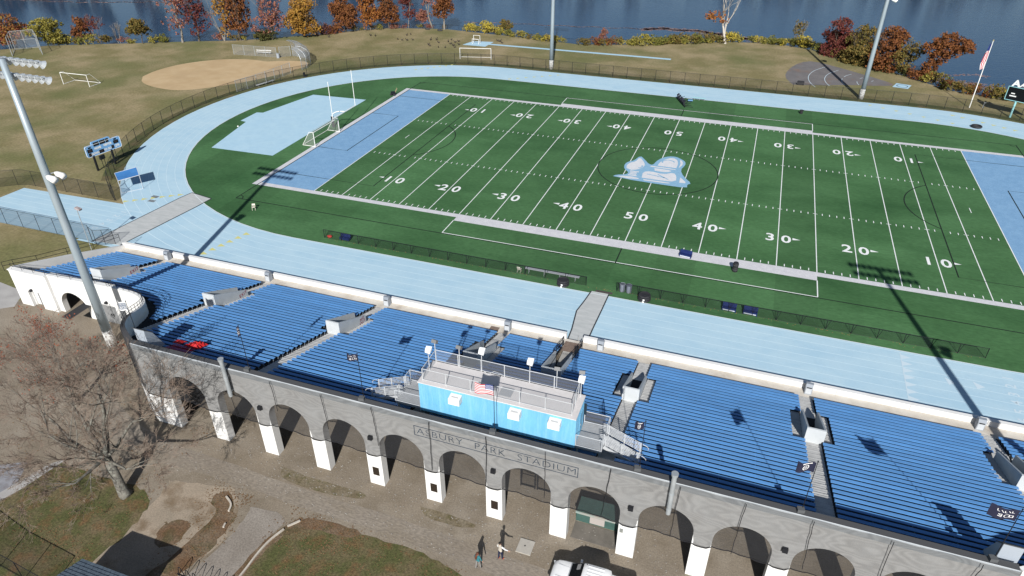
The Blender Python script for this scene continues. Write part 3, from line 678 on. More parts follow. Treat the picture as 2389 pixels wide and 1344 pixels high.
def railing(name, P, zb, posts, parent, mid=False, infill=True, r=0.026, pr=0.034, h=RH):
    g = MB()
    for a, b in zip(P, P[1:]):
        g.tube([(a[0], a[1], zb+h), (b[0], b[1], zb+h)], r, 6); g.tube([(a[0], a[1], zb+0.08), (b[0], b[1], zb+0.08)], r*0.8, 6)
    o = g.build(name, GALV, parent)
    for x, y in posts:
        g = MB(); g.tube([(x, y, zb), (x, y, zb+h)], pr, 6); g.build('post', GALV, o)
    if infill:
        g = MB()
        for a, b in zip(P, P[1:]): g.quad((a[0], a[1], zb+0.08), (b[0], b[1], zb+0.08), (b[0], b[1], zb+h), (a[0], a[1], zb+h))
        g.build('mesh_panel', NETG, o)
    return o
ny, fy = -68.05, -65.72
railing('roof_railing', [(-6.62, ny), (4.50, ny)], RT, [(x, ny) for x in (-6.62, -4.79, -2.91, -1.05, 0.75, 2.60, 4.48)], pb)
railing('roof_railing', [(-6.62, fy), (4.35, fy)], RT, [(x, fy) for x in (-6.62, -4.83, -3.0, -1.20, 0.72, 2.55, 4.35)], pb)
railing('roof_railing', [(-6.62, ny), (-6.62, fy)], RT, [(-6.62, -66.9)], pb)
railing('roof_railing', [(4.48, ny), (4.35, fy)], RT, [(4.42, -66.9)], pb)
LAMPW = mat('lamp_housing', (0.60, 0.62, 0.64), rough=0.5); LAMPG = mat('lamp_back', (0.16, 0.165, 0.17), rough=0.6)
for x, y, h, out in ((-6.72, -66.72, 1.55, 0), (-6.62, -65.78, 1.75, 1), (-4.71, -65.72, 1.65, 1), (-2.99, -65.64, 1.60, 0), (0.69, -65.60, 1.58, 0), (2.70, -65.62, 1.6, 1), (4.52, -65.80, 1.9, 1), (4.55, -66.0, 1.35, 0)):
    g = MB(); g.tube([(x, y, RT), (x, y, RT+h)], 0.03, 6); f = g.build('floodlight', GALV, pb)
    g = MB()
    cz = RT+h+0.10
    if out:   # aimed at the field, dark back and hood towards the yard
        g.obox((x, y+0.02, cz), (0.40, 0.30, 0.26), 0.15*(1 if x > 0 else -1), radians(-35)); g.build('lamp_head', LAMPG, f)
    else:     # aimed back, pale reflector side up
        g.prism([(-0.22, -0.12), (0.20, -0.17), (0.24, 0.15), (-0.2, 0.12)], 0, 0.26)
        g.v = [(x+vx, y+vy*0.8+vz*0.4, cz+vz-0.05+vy*0.6) for vx, vy, vz in g.v]; g.build('lamp_head', LAMPW, f)
        g = MB(); g.tube([(x, y, cz-0.22), (x, y, cz-0.1)], 0.09, 8); g.build('lamp_bracket', BLACK, f)
g = MB(); g.tube([(-2.95, -65.6, RT+.03), (-2.4, -65.9, RT+.03), (-2.0, -65.7, RT+.25), (-1.4, -65.6, RT+.03)], 0.02, 5); g.build('cable', GALV, pb)
# landings and stairs at both ends
for s in (-1, 1):
    xa = X0 if s < 0 else X1; xe = -9.0 if s < 0 else 6.72; nm = 'left' if s < 0 else 'right'
    xx0, xx1 = sorted((xa + s*0.02, xe))
    st = thing('access_stairs', 'silver metal landing and stairs at the %s end of the press box' % nm, 'stairs', (xe, -67, 7.0), 'stairs up to the press box')
    g = MB(); g.box(xx0, xx1, -68.2, -65.6, 7.28, 7.40)
    for k in range(12): y = -68.15+0.215*k; g.box(xx0+0.02, xx1-0.02, y, y+0.19, 7.4005, 7.415)
    g.build('landing', DECK, st)
    for x in (xx0+0.15, xx1-0.15):
        for y in (-68.0, -65.8): g = MB(); g.box(x-0.06, x+0.06, y-0.06, y+0.06, seat_z(y)-0.45, 7.28); g.build('support_leg', STEEL, st)
    railing('landing_railing', [(xa + s*0.06, -68.15), (xe, -68.15)], 7.41, [(xa + s*0.06, -68.15), (xe, -68.15), (xe, -67.45)], st)
    railing('landing_railing', [(xe, -66.4), (xe, -65.65), (xa + s*0.06, -65.65)], 7.41, [(xe, -66.4), (xe, -65.65), (xa+s*0.06, -65.65)], st)
    x2 = xe + s*2.9; zz0, zz1 = 7.40, 6.35
    g = MB(); nst = 7
    for k in range(nst):
        f = (k+0.5)/nst; x = xe + s*2.5*f; z = 7.30 - 1.05*(k+0.5)/nst; g.box(x-0.15, x+0.15, -67.45, -66.4, z-0.03, z)
    g.build('step', DECK, st)
    for y in (-67.47, -66.38):
        g = MB(); g.bar((xe, y, 7.25), (xe + s*2.6, y, 6.2), 0.05, 0.26); g.build('stringer', GALV, st)
        g = MB()
        for k in range(7):
            zo = 0.28 + 0.125*k; g.tube([(xe, y, 7.32+zo), (xe + s*2.55, y, 6.30+zo)], 0.022, 5)
        g.tube([(xe + s*2.55, y, 7.33), (xe+s*2.85, y, 7.22), (xe+s*3.0, y, 7.05), (xe+s*2.97, y, 6.9)], 0.022, 5)
        for f in (0.05, 0.5, 0.95): g.bar((xe+s*2.55*f, y, 7.32-1.02*f), (xe+s*2.55*f, y, 8.38-1.02*f), 0.07)
        for k in range(7): g.box(min(xe, xe-s*0.30), max(xe, xe-s*0.30), y-0.02, y+0.02, 7.62+0.125*k, 7.65+0.125*k)
        g.build('stair_railing', GALV, st)
# ================================================================ fences
def fence(name, label, P, h, gap, closed=False, cat='fence', net=None, metal=None, braces=0, pr=0.032, midrail=()):
    metal = metal or BLACK; net = net or NETB
    t = thing(name, label, cat, (P[0][0], P[0][1], 0))
    L_ = [0]
    for a, b in zip(P, P[1:]): L_.append(L_[-1] + sqrt((b[0]-a[0])**2+(b[1]-a[1])**2))
    def at(s):
        for i in range(len(P)-1):
            if s <= L_[i+1] + 1e-6:
                k = (s-L_[i])/max(L_[i+1]-L_[i], 1e-6); return (P[i][0]+(P[i+1][0]-P[i][0])*k, P[i][1]+(P[i+1][1]-P[i][1])*k)
        return P[-1]
    n = max(1, round(L_[-1]/gap))
    for k in range(n+1):
        p = at(L_[-1]*k/n); g = MB(); g.tube([(p[0], p[1], 0), (p[0], p[1], h)], pr, 6)
        if braces: q = at(min(L_[-1]*k/n + 0.35, L_[-1])); g.bar((q[0], q[1]+0.10, h), (p[0], p[1], 0.05), 0.03)
        g.build('post', metal, t)
    g = MB(); M_ = [at(L_[-1]*k/(n*2)) for k in range(n*2+1)]
    g.tube([(x, y, h) for x, y in M_], 0.026, 5); g.tube([(x, y, 0.06) for x, y in M_], 0.016, 4); g.build('rail', metal, t)
    g = MB()
    for a, b in zip(M_, M_[1:]): g.quad((a[0], a[1], 0.06), (b[0], b[1], 0.06), (b[0], b[1], h), (a[0], a[1], h))
    g.build('mesh_panel', net, t); return t
RFN = 47.95
P = [(-70.3, -36.6), (-71.6, -35.9)] + [(-40.2 + RFN*cos(a), RFN*sin(a)) for a in [pi*1.255 - (pi*0.755)*k/34 for k in range(35)]]
P += [(-20, 47.6), (16, 47.3), (34, 47.5)] + [(40.2 + 47.7*cos(a), 47.7*sin(a)) for a in [pi/2 - 0.9*k/10 for k in range(11)]]
fence('perimeter_fence', 'black chain-link fence curving round the outer edge of the blue track', P, 2.35, 3.05, net=mesh_net('chain_link_far', (0.015, 0.016, 0.015), 0.22), pr=0.045)
fence('runway_fence', 'black chain-link fence on the far side of the sprint runway', [(-93, -40.6), (-87.4, -36.7), (-70.5, -36.6)], 2.4, 3.0)
fence('runway_fence', 'black chain-link fence along the near side of the sprint runway', [(-93, -47.05), (-63.7, -46.95)], 2.35, 3.0)
fence('walkway_gate', 'black gate panel standing at the corner of the stand by the grey walkway', [(-63.6, -47.0), (-62.3, -47.5), (-60.4, -46.5)], 2.1, 1.3, cat='gate')
fence('sideline_fence', 'low black fence with raked braces along the turf, left of the centre gap', [(-36.5, -36.28), (-2.05, -36.28)], 1.2, 2.46, braces=1)
fence('sideline_fence', 'low black fence with raked braces along the turf, right of the centre gap', [(1.5, -36.28), (38.2, -36.15)], 1.2, 2.46, braces=1)
fence('dugout_fence', 'grey chain-link fence before the white bench beside the ball diamond', [(-107.1, 36.1), (-95.7, 37.1)], 2.3, 2.9, net=NETG, metal=STEEL, pr=0.05)
fence('dugout_fence', 'short grey chain-link fence joining the batting cage', [(-95.2, 37.6), (-93.4, 39.4)], 2.3, 2.5, net=NETG, metal=STEEL, pr=0.05)
fence('dugout_fence', 'grey chain-link fence between the ball diamond and the black track fence', [(-87.2, 11.6), (-86.2, 14.9), (-85.4, 20.2), (-84.8, 26.8)], 2.3, 2.6, net=NETG, metal=STEEL, pr=0.05)
# stand railings on the wing and the end wall
t = thing('wing_railing', 'thin black pipe railing along the low white wing and curved wall', 'railing', (-50, -60, 4.5))
g = MB(); Q = [(-59.1, -60.2, 4.45), (-54.3, -60.2, 4.55), (-46.2, -59.95, 4.85)] + [(p[0]+0.12, p[1]+0.12, min(p[2], 8.42)) for p in CT if p[1] > -69.0][::2]
for dz in (0.32, 0.62): g.tube([(x, y, z+dz) for x, y, z in Q], 0.022, 5)
g.build('rail', BLACK, t)
for k, (x, y, z) in enumerate(Q + [(-57.6, -60.2, 4.48), (-56, -60.2, 4.5), (-52.6, -60.15, 4.6), (-50.9, -60.1, 4.67), (-49.2, -60.05, 4.72), (-47.7, -60, 4.8)]):
    g = MB(); g.tube([(x, y, z), (x, y, z+0.62)], 0.022, 5); g.build('post', BLACK, t)
t = thing('end_railing', 'black pipe railing sloping along the end wall of the stand', 'railing', (-58, -53, 2.5))
g = MB(); Q = [(-57.75, -47.8, 1.9), (-58.3, -51.0, 2.4), (-58.75, -54.0, 3.0), (-59.1, -57.3, 3.75), (-59.3, -59.7, 4.5), (-59.7, -60.6, 4.6)]
for dz in (0.35, 0.8): g.tube([(x, y, z+dz-0.1) for x, y, z in Q], 0.028, 5)
g.build('rail', BLACK, t)
for x, y, z in Q:
    g = MB(); g.tube([(x, y, z-0.35), (x, y, z+0.7)], 0.028, 5); g.build('post', BLACK, t)
# wedge shaped stair housings at both ends of the parapet
HOUS = mat('housing_grey', (0.33, 0.37, 0.42), rough=0.7)
for s in (-1, 1):
    xx = CX + s*30.6
    t = thing('parapet_housing', 'grey wedge-shaped housing with dark sloping lid at the %s end of the parapet' % ('left' if s < 0 else 'right'), 'housing', (xx, -69.3, 7.5))
    g = MB(); xa, xb = sorted((xx+s*0.9, xx-s*0.15)); g.prism([(-69.4, 7.0), (-67.9, 7.0), (-68.7, 8.75), (-69.4, 9.45)], xa, xb, axis='x'); g.build('housing_body', HOUS, t)
    g = MB(); xa, xb = sorted((xx+s*1.0, xx-s*0.2)); g.prism([(-69.46, 9.46), (-68.65, 8.76), (-68.65, 8.82), (-69.46, 9.53)], xa, xb, axis='x'); g.build('lid', mat('housing_lid', (0.07, 0.07, 0.075)), t)
# ================================================================ flags
NAVYC = mat('navy_cloth', (0.018, 0.020, 0.045), rough=0.85); WHC = mat('white_cloth', (0.75, 0.75, 0.76), rough=0.85)
REDC = mat('red_cloth', (0.50, 0.018, 0.035), rough=0.85); BLUC = mat('canton_cloth', (0.03, 0.05, 0.20), rough=0.85)
def flag_grid(u0, w, h, n, m_, amp, ph, droop):
    """local grid: x outward from the pole (negative), z up; returns function (i,j)->point"""
    def f(a, b):   # a 0..1 from pole to fly end, b 0..1 from bottom to top
        x = -w*a*(1-0.12*droop); y = amp*sin(5.5*a+ph+0.8*b)*a**0.6; z = h*b - droop*h*a*a*0.9 + amp*0.35*sin(7*a+ph)*a
        return (x, y, z)
    return f
def flagpole(label, x, y, z0, h, flag, rnd_, r=0.028, metal=BLACK, box=True):
    t = thing('flagpole', label, 'flagpole', (x, y, z0), 'flagpoles on the parapet' if flag != 'old' else None)
    g = MB(); g.tube([(x, y, z0), (x, y, z0+h)], [r, r*0.75], 6); g.build('pole', metal, t)
    g = MB(); g.sphere((x, y, z0+h+0.03), 0.05, 6, 4); g.build('finial', metal, t)
    if box:
        g = MB(); g.obox((x-0.1, y-0.12, z0+0.12), (0.42, 0.34, 0.3), 0.2); g.build('base_box', mat('dark_box', (0.09, 0.095, 0.10)), t)
    return t
def put_flag(label, x, y, ztop, w, h, kind, amp, ph, droop, group):
    f = flag_grid(0, w, h, 12, 13, amp, ph, droop); z0 = ztop-h
    if kind == 'us':
        g = MB(); N, Mm = 14, 13
        g.add([(x-0.03+f(i/N, j/Mm)[0], y+f(i/N, j/Mm)[1], z0+f(i/N, j/Mm)[2]) for j in range(Mm+1) for i in range(N+1)], [])
        for j in range(Mm):
            for i in range(N):
                g.f.append((j*(N+1)+i, j*(N+1)+i+1, (j+1)*(N+1)+i+1, (j+1)*(N+1)+i)); g.m.append(2 if (j >= 6 and i < 6) else (0 if j % 2 == 0 else 1))
        for r_ in range(5):
            for c_ in range(6):
                a, b = (0.035 + 0.065*c_ + 0.03*(r_ % 2)), 0.51 + 0.095*r_
                if a > 0.41: continue
                for sgn in (-1, 1):
                    p = f(a, b); g.cur = 1; g.add([(x-0.03+p[0]+dx*0.03, y+p[1]+sgn*0.012, z0+p[2]+dz*0.03) for dx, dz in ((-1, 0), (0, -1), (1, 0), (0, 1))], [(0, 1, 2, 3)])
        o = g.build('flag', [REDC, WHC, BLUC], org=(x, y, z0))
    else:
        g = MB(); N, Mm = 14, 8
        g.add([(x-0.03+f(i/N, j/Mm)[0], y+f(i/N, j/Mm)[1], z0+f(i/N, j/Mm)[2]) for j in range(Mm+1) for i in range(N+1)], [])
        for j in range(Mm):
            for i in range(N):
                g.f.append((j*(N+1)+i, j*(N+1)+i+1, (j+1)*(N+1)+i+1, (j+1)*(N+1)+i))
                wht = (kind == 'pale' and (j in (0, 7)))
                g.m.append(1 if wht else 0)
        def stroke(pts, wd):
            g.cur = 1
            for sgn in (-1, 1):
                for (a0, b0), (a1, b1) in zip(pts, pts[1:]):
                    d = Vector((a1-a0, b1-b0)); L0 = d.length or 1; nx, ny = -d.y/L0*wd, d.x/L0*wd
                    q = [f(a0+nx, b0+ny), f(a1+nx, b1+ny), f(a1-nx, b1-ny), f(a0-nx, b0-ny)]
                    g.add([(x-0.03+p[0], y+p[1]+sgn*0.014, z0+p[2]) for p in q], [(0, 1, 2, 3)])
        if kind == 'ring': stroke([(0.5+0.15*cos(k*pi/6), 0.47+0.25*sin(k*pi/6)) for k in range(13)], 0.022); stroke([(0.5+0.06*cos(k*pi/3), 0.47+0.10*sin(k*pi/3)) for k in range(7)], 0.02); stroke([(0.2, 0.88), (0.35, 0.84), (0.5, 0.90), (0.7, 0.86)], 0.04)
        else:
            stroke([(0.12, 0.25), (0.26, 0.25), (0.26, 0.42), (0.13, 0.42), (0.13, 0.25)], 0.015); stroke([(0.36+0.1*cos(k*pi/5), 0.36+0.14*sin(k*pi/5)) for k in range(11)], 0.013); stroke([(0.55, 0.24), (0.55, 0.5), (0.68, 0.46), (0.57, 0.37), (0.69, 0.3), (0.55, 0.24)], 0.013)
            for k in range(5): stroke([(0.14+0.13*k, 0.66), (0.22+0.13*k, 0.66+0.14*(k % 2)), (0.23+0.13*k, 0.82)], 0.013)
        o = g.build('flag', [NAVYC if kind != 'pale' else mat('grey_cloth', (0.20, 0.23, 0.28), rough=0.85), WHC], org=(x, y, z0))
    tag(o, label, 'flag', group); return o
for x, lb in ((-20.6, 'black pole with furled flag above the second arch, leaning over the blue seats'), (-10.64, 'black pole with navy flag left of the press box stairs'), (-0.46, 'black pole carrying the striped flag before the press box'), (9.55, 'black pole with navy flag at the foot of the right press box stairs'), (19.5, 'black pole with navy ring flag beside the right aisle'), (29.75, 'black pole with lettered navy flag at the right edge')):
    flagpole(lb, x, -69.78, 8.46, 4.15, 'n', None)
put_flag('red and white striped flag with blue canton flying before the press box', -0.46, -69.78, 12.62, 1.35, 0.86, 'us', 0.10, 0.4, 0.12, None)
put_flag('drooping navy and white flag left of the press box stairs', -10.62, -69.78, 12.55, 0.95, 0.62, 'text', 0.14, 1.0, 0.25, 'navy flags on the parapet')
put_flag('small drooping navy flag with white ring at the right press box stairs', 9.52, -69.78, 12.55, 0.62, 0.62, 'ring', 0.12, 2.0, 0.55, 'navy flags on the parapet')
put_flag('navy flag with white ring emblem beside the right aisle', 19.48, -69.78, 12.5, 1.0, 0.8, 'ring', 0.14, 0.3, 0.35, 'navy flags on the parapet')
put_flag('wide navy flag with white lettering at the right edge', 29.73, -69.78, 12.5, 1.35, 0.85, 'text', 0.12, 1.4, 0.05, 'navy flags on the parapet')
put_flag('furled navy and white flag wrapped on its pole above the second arch', -20.58, -69.78, 12.6, 0.22, 0.9, 'text', 0.08, 0.5, 0.2, 'navy flags on the parapet')
flagpole('black pole with grey flag at the left end of the netted parapet', -32.0, -69.2, 7.6, 4.3, 'n', None, box=False)
put_flag('pale grey lettered flag at the left end of the netted parapet', -32.05, -69.2, 11.8, 0.95, 0.85, 'pale', 0.12, 0.9, 0.1, None)
# far flagpole with hanging flag
t = thing('flagpole', 'tall white flagpole on the grass by the lake, right of the light pole', 'flagpole', (51.2, 49.8, 0))
g = MB(); g.tube([(51.2, 49.8, 0), (51.2, 49.8, 12.4)], [0.10, 0.06], 8); g.build('pole', WHITE, t)
g = MB(); g.sphere((51.2, 49.8, 12.46), 0.12, 8, 5); g.build('finial', mat('gold_ball', (0.5, 0.42, 0.2), metal=0.5), t)
g = MB(); P = []
for j in range(15):
    for i in range(6): P.append((51.14 - 0.16*i*(0.35+0.65*j/14 if j < 12 else 0.9-0.3*(j-11)/3), 49.8 + 0.09*sin(i*2.2+j*0.5), 11.9 - 0.32*j - 0.06*i*(j/14)))
g.add(P, [])
for j in range(14):
    for i in range(5): g.f.append((j*6+i, j*6+i+1, (j+1)*6+i+1, (j+1)*6+i)); g.m.append(2 if j < 4 else ((i+j//5) % 2))
o = g.build('flag', [WHC, REDC, BLUC], org=(51.2, 49.8, 7.4)); tag(o, 'red and white striped flag hanging limp on the lakeside flagpole', 'flag')
# ================================================================ light poles
POLE = mat('pole_steel', (0.36, 0.42, 0.46), (0.31, 0.37, 0.41), 0.6, 0.45, 0.3, stretch=(1, 1, 0.4)); POLEB = mat('pole_base_paint', (0.62, 0.62, 0.60), (0.25, 0.22, 0.20), 5, 0.7, lo=0.5, hi=0.62)
FLOOD = mat('flood_reflector', (0.52, 0.56, 0.60), rough=0.35, metal=0.3)
def bell(mb, c, d, s=1.0):
    d = Vector(d).normalized(); c = Vector(c); pts = [c - d*0.25*s, c - d*0.12*s, c + d*0.10*s, c + d*0.34*s, c+d*0.36*s]
    mb.tube(pts, [0.10*s, 0.16*s, 0.22*s, 0.36*s, 0.30*s], 9)
def light_pole(label, x, y, face, full=True, h=28.3, lamps=(-1, 1)):
    t = thing('light_pole', label, 'light pole', (x, y, 0), 'stadium light poles')
    g = MB(); g.tube([(x, y, 1.9), (x, y, 10), (x, y, 20), (x, y, h)], [0.45, 0.39, 0.32, 0.25], 14); g.build('mast', POLE, t, smooth=True)
    g = MB(); g.tube([(x, y, 0), (x, y, 1.95)], [0.47, 0.455], 14); g.build('base_sleeve', POLEB, t, smooth=True)
    for zz in (h-0.1, h-1.35):
        g = MB(); g.bar((x-3.3, y+face*0.42, zz), (x+3.3, y+face*0.42, zz), 0.10); g.bar((x, y, zz), (x, y+face*0.45, zz), 0.16); o = g.build('crossarm', STEEL, t)
        for k in range(10):
            xx = x - 3.15 + 0.7*k; g = MB(); bell(g, (xx, y+face*0.62, zz-0.12), (0.18*(k-4.5)/4.5, face*0.80, -0.62)); g.box(xx-0.05, xx+0.05, y+face*0.42-0.1, y+face*0.42+0.1, zz-0.1, zz+0.1); g.build('floodlight', FLOOD, o, smooth=False)
    for sgn in lamps:
        g = MB(); xx = x+0.55; yy = y + sgn*0.42
        g.tube([(x, y, 18.5), (xx-0.1, yy, 18.55), (xx+0.1, yy, 18.5)], 0.05, 6); o = g.build('lamp_arm', STEEL, t)
        g = MB(); g.tube([(xx, yy, 18.58), (xx+0.25, yy, 18.5), (xx+0.8, yy, 18.35), (xx+0.95, yy, 18.25)], [0.10, 0.24, 0.33, 0.28], 10); g.build('lamp_head', WHITE, o, smooth=True)
    return t
light_pole('tall grey light pole standing in the gravel beside the white wing', -44.26, -63.04, 1)
light_pole('tall grey light pole behind the far straight by the fence gate', -31.92, 49.15, -1, lamps=())
light_pole('tall grey light pole behind the far straight beside the grey throwing pad', 32.0, 48.87, -1)
light_pole('tall light pole beyond the right end of the stand casting a shadow', 40.8, -64.2, 1)
t = thing('horn_pole', 'thin pole with small tilted horn beside the sprint runway', 'pole', (-62.04, -48.67, 0))
g = MB(); g.tube([(-62.04, -48.67, 0), (-62.04, -48.67, 5.6)], 0.05, 6); g.build('pole', STEEL, t)
g = MB(); g.obox((-61.75, -48.67, 5.72), (0.75, 0.4, 0.22), 0.0, 0, radians(12)); g.build('horn', mat('horn_paint', (0.5, 0.45, 0.45), (0.15, 0.1, 0.1), 3), t)
# ================================================================ scoreboards
SBB = mat('scoreboard_blue', (0.17, 0.36, 0.62), rough=0.5); SBK = mat('display_black', (0.006, 0.006, 0.008), rough=0.25); DIG = mat('unlit_digit', (0.06, 0.035, 0.03), rough=0.5)
A_ = Vector((-81.4, -30.0, 2.33)); B_ = Vector((-80.5, -24.3, 2.33)); ex = (B_-A_).normalized(); ez = Vector((0, 0, 1)); en = ex.cross(ez)   # en faces the field
SW = (B_-A_).length
t = thing('scoreboard', 'light blue scoreboard lettered HOME and VISITOR on black legs by the track bend', 'scoreboard', (-81, -27.2, 0))
MM = Matrix(((ex.x, ez.x, en.x, A_.x), (ex.y, ez.y, en.y, A_.y), (ex.z, ez.z, en.z, A_.z), (0, 0, 0, 1)))
def onp(mb, x0, x1, z0, z1, d0, d1):
    o = len(mb.v); q = MB(); q.box(x0, x1, z0, z1, d0, d1); mb.add([MM @ Vector(v) for v in q.v], q.f)
def rounded(x0, x1, z0, z1, r):
    return [(x0+r+r*cos(a), z0+r+r*sin(a)) for a in (pi, 1.25*pi, 1.5*pi)] + [(x1-r+r*cos(a), z0+r+r*sin(a)) for a in (1.5*pi, 1.75*pi, 2*pi)] + [(x1-r+r*cos(a), z1-r+r*sin(a)) for a in (0, pi/4, pi/2)] + [(x0+r+r*cos(a), z1-r+r*sin(a)) for a in (pi/2, .75*pi, pi)]
g = MB(); q = MB(); q.prism(rounded(0, SW, 0, 1.72, 0.22), -0.22, 0.0); q.prism(rounded(1.15, 4.2, 1.0, 2.12, 0.15), -0.215, 0.006); g.add([MM @ Vector(v) for v in q.v], q.f); bd = g.build('panel', SBB, t)
g = MB()
def outline(P, w, d):
    for (a, b), (c, d_) in zip(P, P[1:]+P[:1]):
        g.bar(MM @ Vector((a, b, d)), MM @ Vector((c, d_, d)), w, w)
outline(rounded(0.0, SW, 0.0, 1.72, 0.22), 0.05, 0.0); g.build('edge_trim', WHITE, bd)
g = MB(); dgs = MB()
for x0, x1, z0, z1, tx in ((1.42, 2.32, 1.38, 1.98, '00'), (2.45, 3.35, 1.38, 1.98, '00'), (3.45, 3.92, 1.38, 1.98, '8'), (0.45, 0.90, 1.30, 1.52, ''), (0.22, 1.05, 0.68, 1.22, '00'), (4.72, 5.15, 1.36, 1.58, ''), (4.58, 5.42, 0.78, 1.30, '00'), (0.28, 0.72, 0.10, 0.60, '8'), (2.0, 2.8, 0.12, 0.62, '00'), (4.1, 4.52, 0.18, 0.70, '8')):
    g = MB(); onp(g, x0, x1, z0, z1, 0.008, 0.02); g.build('digit_window', SBK, bd)
    if tx: dgs.text(tx.replace('0', '8'), (z1-z0)*0.95, MM @ Matrix.Translation(((x0+x1)/2, (z0+z1)/2, 0.024)), 0.9)
dgs.build('digits', DIG, bd)
g = MB()
for tx, x, z, s in (('HOME', 1.95, 1.02, 0.42), ('VISITOR', 3.6, 1.08, 0.42), ('DOWN', 1.35, 0.33, 0.42), ('TO GO', 3.42, 0.36, 0.42), ('QTR', 5.05, 0.42, 0.42)):
    g.text(tx, s*1.05, MM @ Matrix.Translation((x, z, 0.013)), 0.86, 0.028)
g.build('lettering', WHITE, bd)
for p in (A_+ex*0.9, A_+ex*3.9):
    g = MB(); g.box(p.x-0.12, p.x+0.12, p.y-0.12, p.y+0.12, 0, 2.4); g.build('leg', BLACK, t)
g = MB(); p = A_+ex*2.2; g.obox((p.x-0.1, p.y, 1.75), (0.3, 0.85, 0.62)); g.bar((p.x-.1, p.y-0.25, 0), (p.x-.1, p.y-0.25, 1.5), 0.06); g.bar((p.x-.1, p.y+0.25, 0), (p.x-.1, p.y+0.25, 1.5), 0.06); g.build('control_box', BLACK, t)
t = thing('scoreboard', 'black scoreboard with white letters on top and pale teal legs at the right edge', 'scoreboard', (58.3, 45.8, 0))
TEAL = mat('teal_paint', (0.28, 0.55, 0.58), rough=0.5)
dv = Vector((1.9, -1.1, 0)).normalized(); nv = Vector((-dv.y, dv.x, 0)); A2 = Vector((55.45, 46.9, 3.0)); M2 = Matrix(((dv.x, 0, -nv.x, A2.x), (dv.y, 0, -nv.y, A2.y), (0, 1, 0, A2.z), (0, 0, 0, 1)))
g = MB(); q = MB(); q.box(0, 6.5, 0, 2.45, -0.3, 0.0); g.add([M2 @ Vector(v) for v in q.v], q.f); bd = g.build('panel', SBK, t)
g = MB(); q = MB()
for a in ((0, 6.5, 0, 0.09), (0, 6.5, 2.36, 2.45), (0, 0.09, 0.09, 2.36), (6.41, 6.5, 0.09, 2.36)): q.box(a[0], a[1], a[2], a[3], 0.001, 0.05)
g.add([M2 @ Vector(v) for v in q.v], q.f); g.build('edge_trim', TEAL, bd)
g = MB(); q = MB()
q.box(0.75, 1.35, 1.18, 1.36, 0.001, 0.02); q.box(0.6, 1.7, 0.72, 0.92, 0.001, 0.02); g.add([M2 @ Vector(v) for v in q.v], q.f); g.build('lettering', WHITE, bd)
g = MB(); g.text('A', 1.55, M2 @ Matrix.Translation((1.0, 3.0, -0.1)), 1.15, 0.05, 0.08); g.text('AS', 1.15, M2 @ Matrix.Translation((2.45, 2.95, -0.1)) @ Matrix(((1, .2, 0, 0), (0, 1, 0, 0), (0, 0, 1, 0), (0, 0, 0, 1))), 1.1, 0.04, 0.08); g.build('top_letters', WHITE, bd)
for x in (57.2, 59.4):
    yy = 46.1 if x < 58 else 44.9; g = MB(); g.tube([(x, yy, 0), (x, yy, 3.1)], 0.17, 10); g.build('leg', TEAL, t)
t = thing('drinking_post', 'small pale post on the grass beside the lakeside flagpole', 'post', (53.7, 50.6, 0))
g = MB(); g.tube([(53.6, 50.6, 0), (53.7, 50.7, 0.95)], 0.09, 8); g.build('post', STEEL, t); g = MB(); g.obox((53.72, 50.72, 1.0), (0.3, 0.25, 0.1)); g.build('bowl', STEEL, t)
# ================================================================ goals
t = thing('goalpost', 'white gooseneck football goalpost over the blue end zone', 'goalpost', (-57.6, 0.1, 0))
g = MB(); g.tube([(-54.9, -3.72, 3.05), (-54.9, 3.72, 3.05)], 0.075, 8); g.build('crossbar', WHITE, t)
for y in (-3.72, 3.72):
    g = MB(); g.tube([(-54.9, y, 3.0), (-54.9, y, 9.3)], 0.055, 8); g.build('upright', WHITE, t)
g = MB(); g.tube([(-57.6, 0.1, 1.2)] + [(-57.6 + 2.7*(1-cos(a)) if a < pi/2 else -54.9, 0.1, 1.9 + 1.2*sin(a)) for a in [pi/2*k/8 for k in range(9)]], 0.08, 8); g.build('gooseneck', WHITE, t, smooth=True)
g = MB(); g.tube([(-57.6, 0.1, 0), (-57.6, 0.1, 1.9)], 0.24, 12); g.build('post_pad', mat('black_pad', (0.015, 0.015, 0.02), rough=0.6), t)
def soccer_goal(label, c, rz, w=7.4, h=2.45, d=2.5, net=True, topd=0.8, arcs=False):
    t = thing('soccer_goal', label, 'goal', (0, 0, 0), 'white portable soccer goals')
    r = 0.06
    for y in (-w/2, w/2):
        g = MB(); g.tube([(0, y, 0), (0, y, h)], r, 8); g.build('post', WHITE, t)
        g = MB(); g.tube([(0, y, h), (-topd, y, h), (-d, y, 0.06)], r*0.75, 6); g.tube([(-d, y, 0.06), (0, y, 0.06)], r*0.75, 6)
        g.build('side_frame', WHITE, t)
    g = MB(); g.tube([(0, -w/2, h), (0, w/2, h)], r, 8); g.build('crossbar', WHITE, t)
    g = MB(); g.tube([(-d, -w/2, 0.06), (-d, w/2, 0.06)], r*0.8, 6); g.build('ground_bar', WHITE, t)
    if net:
        g = MB(); g.quad((-topd, -w/2, h), (-topd, w/2, h), (-d, w/2, 0.08), (-d, -w/2, 0.08)); g.quad((0, -w/2, h), (0, w/2, h), (-topd, w/2, h), (-topd, -w/2, h))
        for y in (-w/2, w/2): g.quad((0, y, 0.08), (0, y, h), (-topd, y, h), (-d, y, 0.08))
        g.build('net', mesh_net('goal_net', (0.55, 0.57, 0.55), 0.16), t)
    t.location = (c[0], c[1], 0); t.rotation_euler = (0, 0, rz); return t
soccer_goal('white soccer goal with net on the back line of the left end zone', (-55.25, -5.55), 0, w=7.6, d=2.4)
soccer_goal('white soccer goal frame without net alone on the brown grass at left', (-121.5, 4.05), -pi/2+0.04, w=6.8, d=3.0, net=False, topd=0.9)
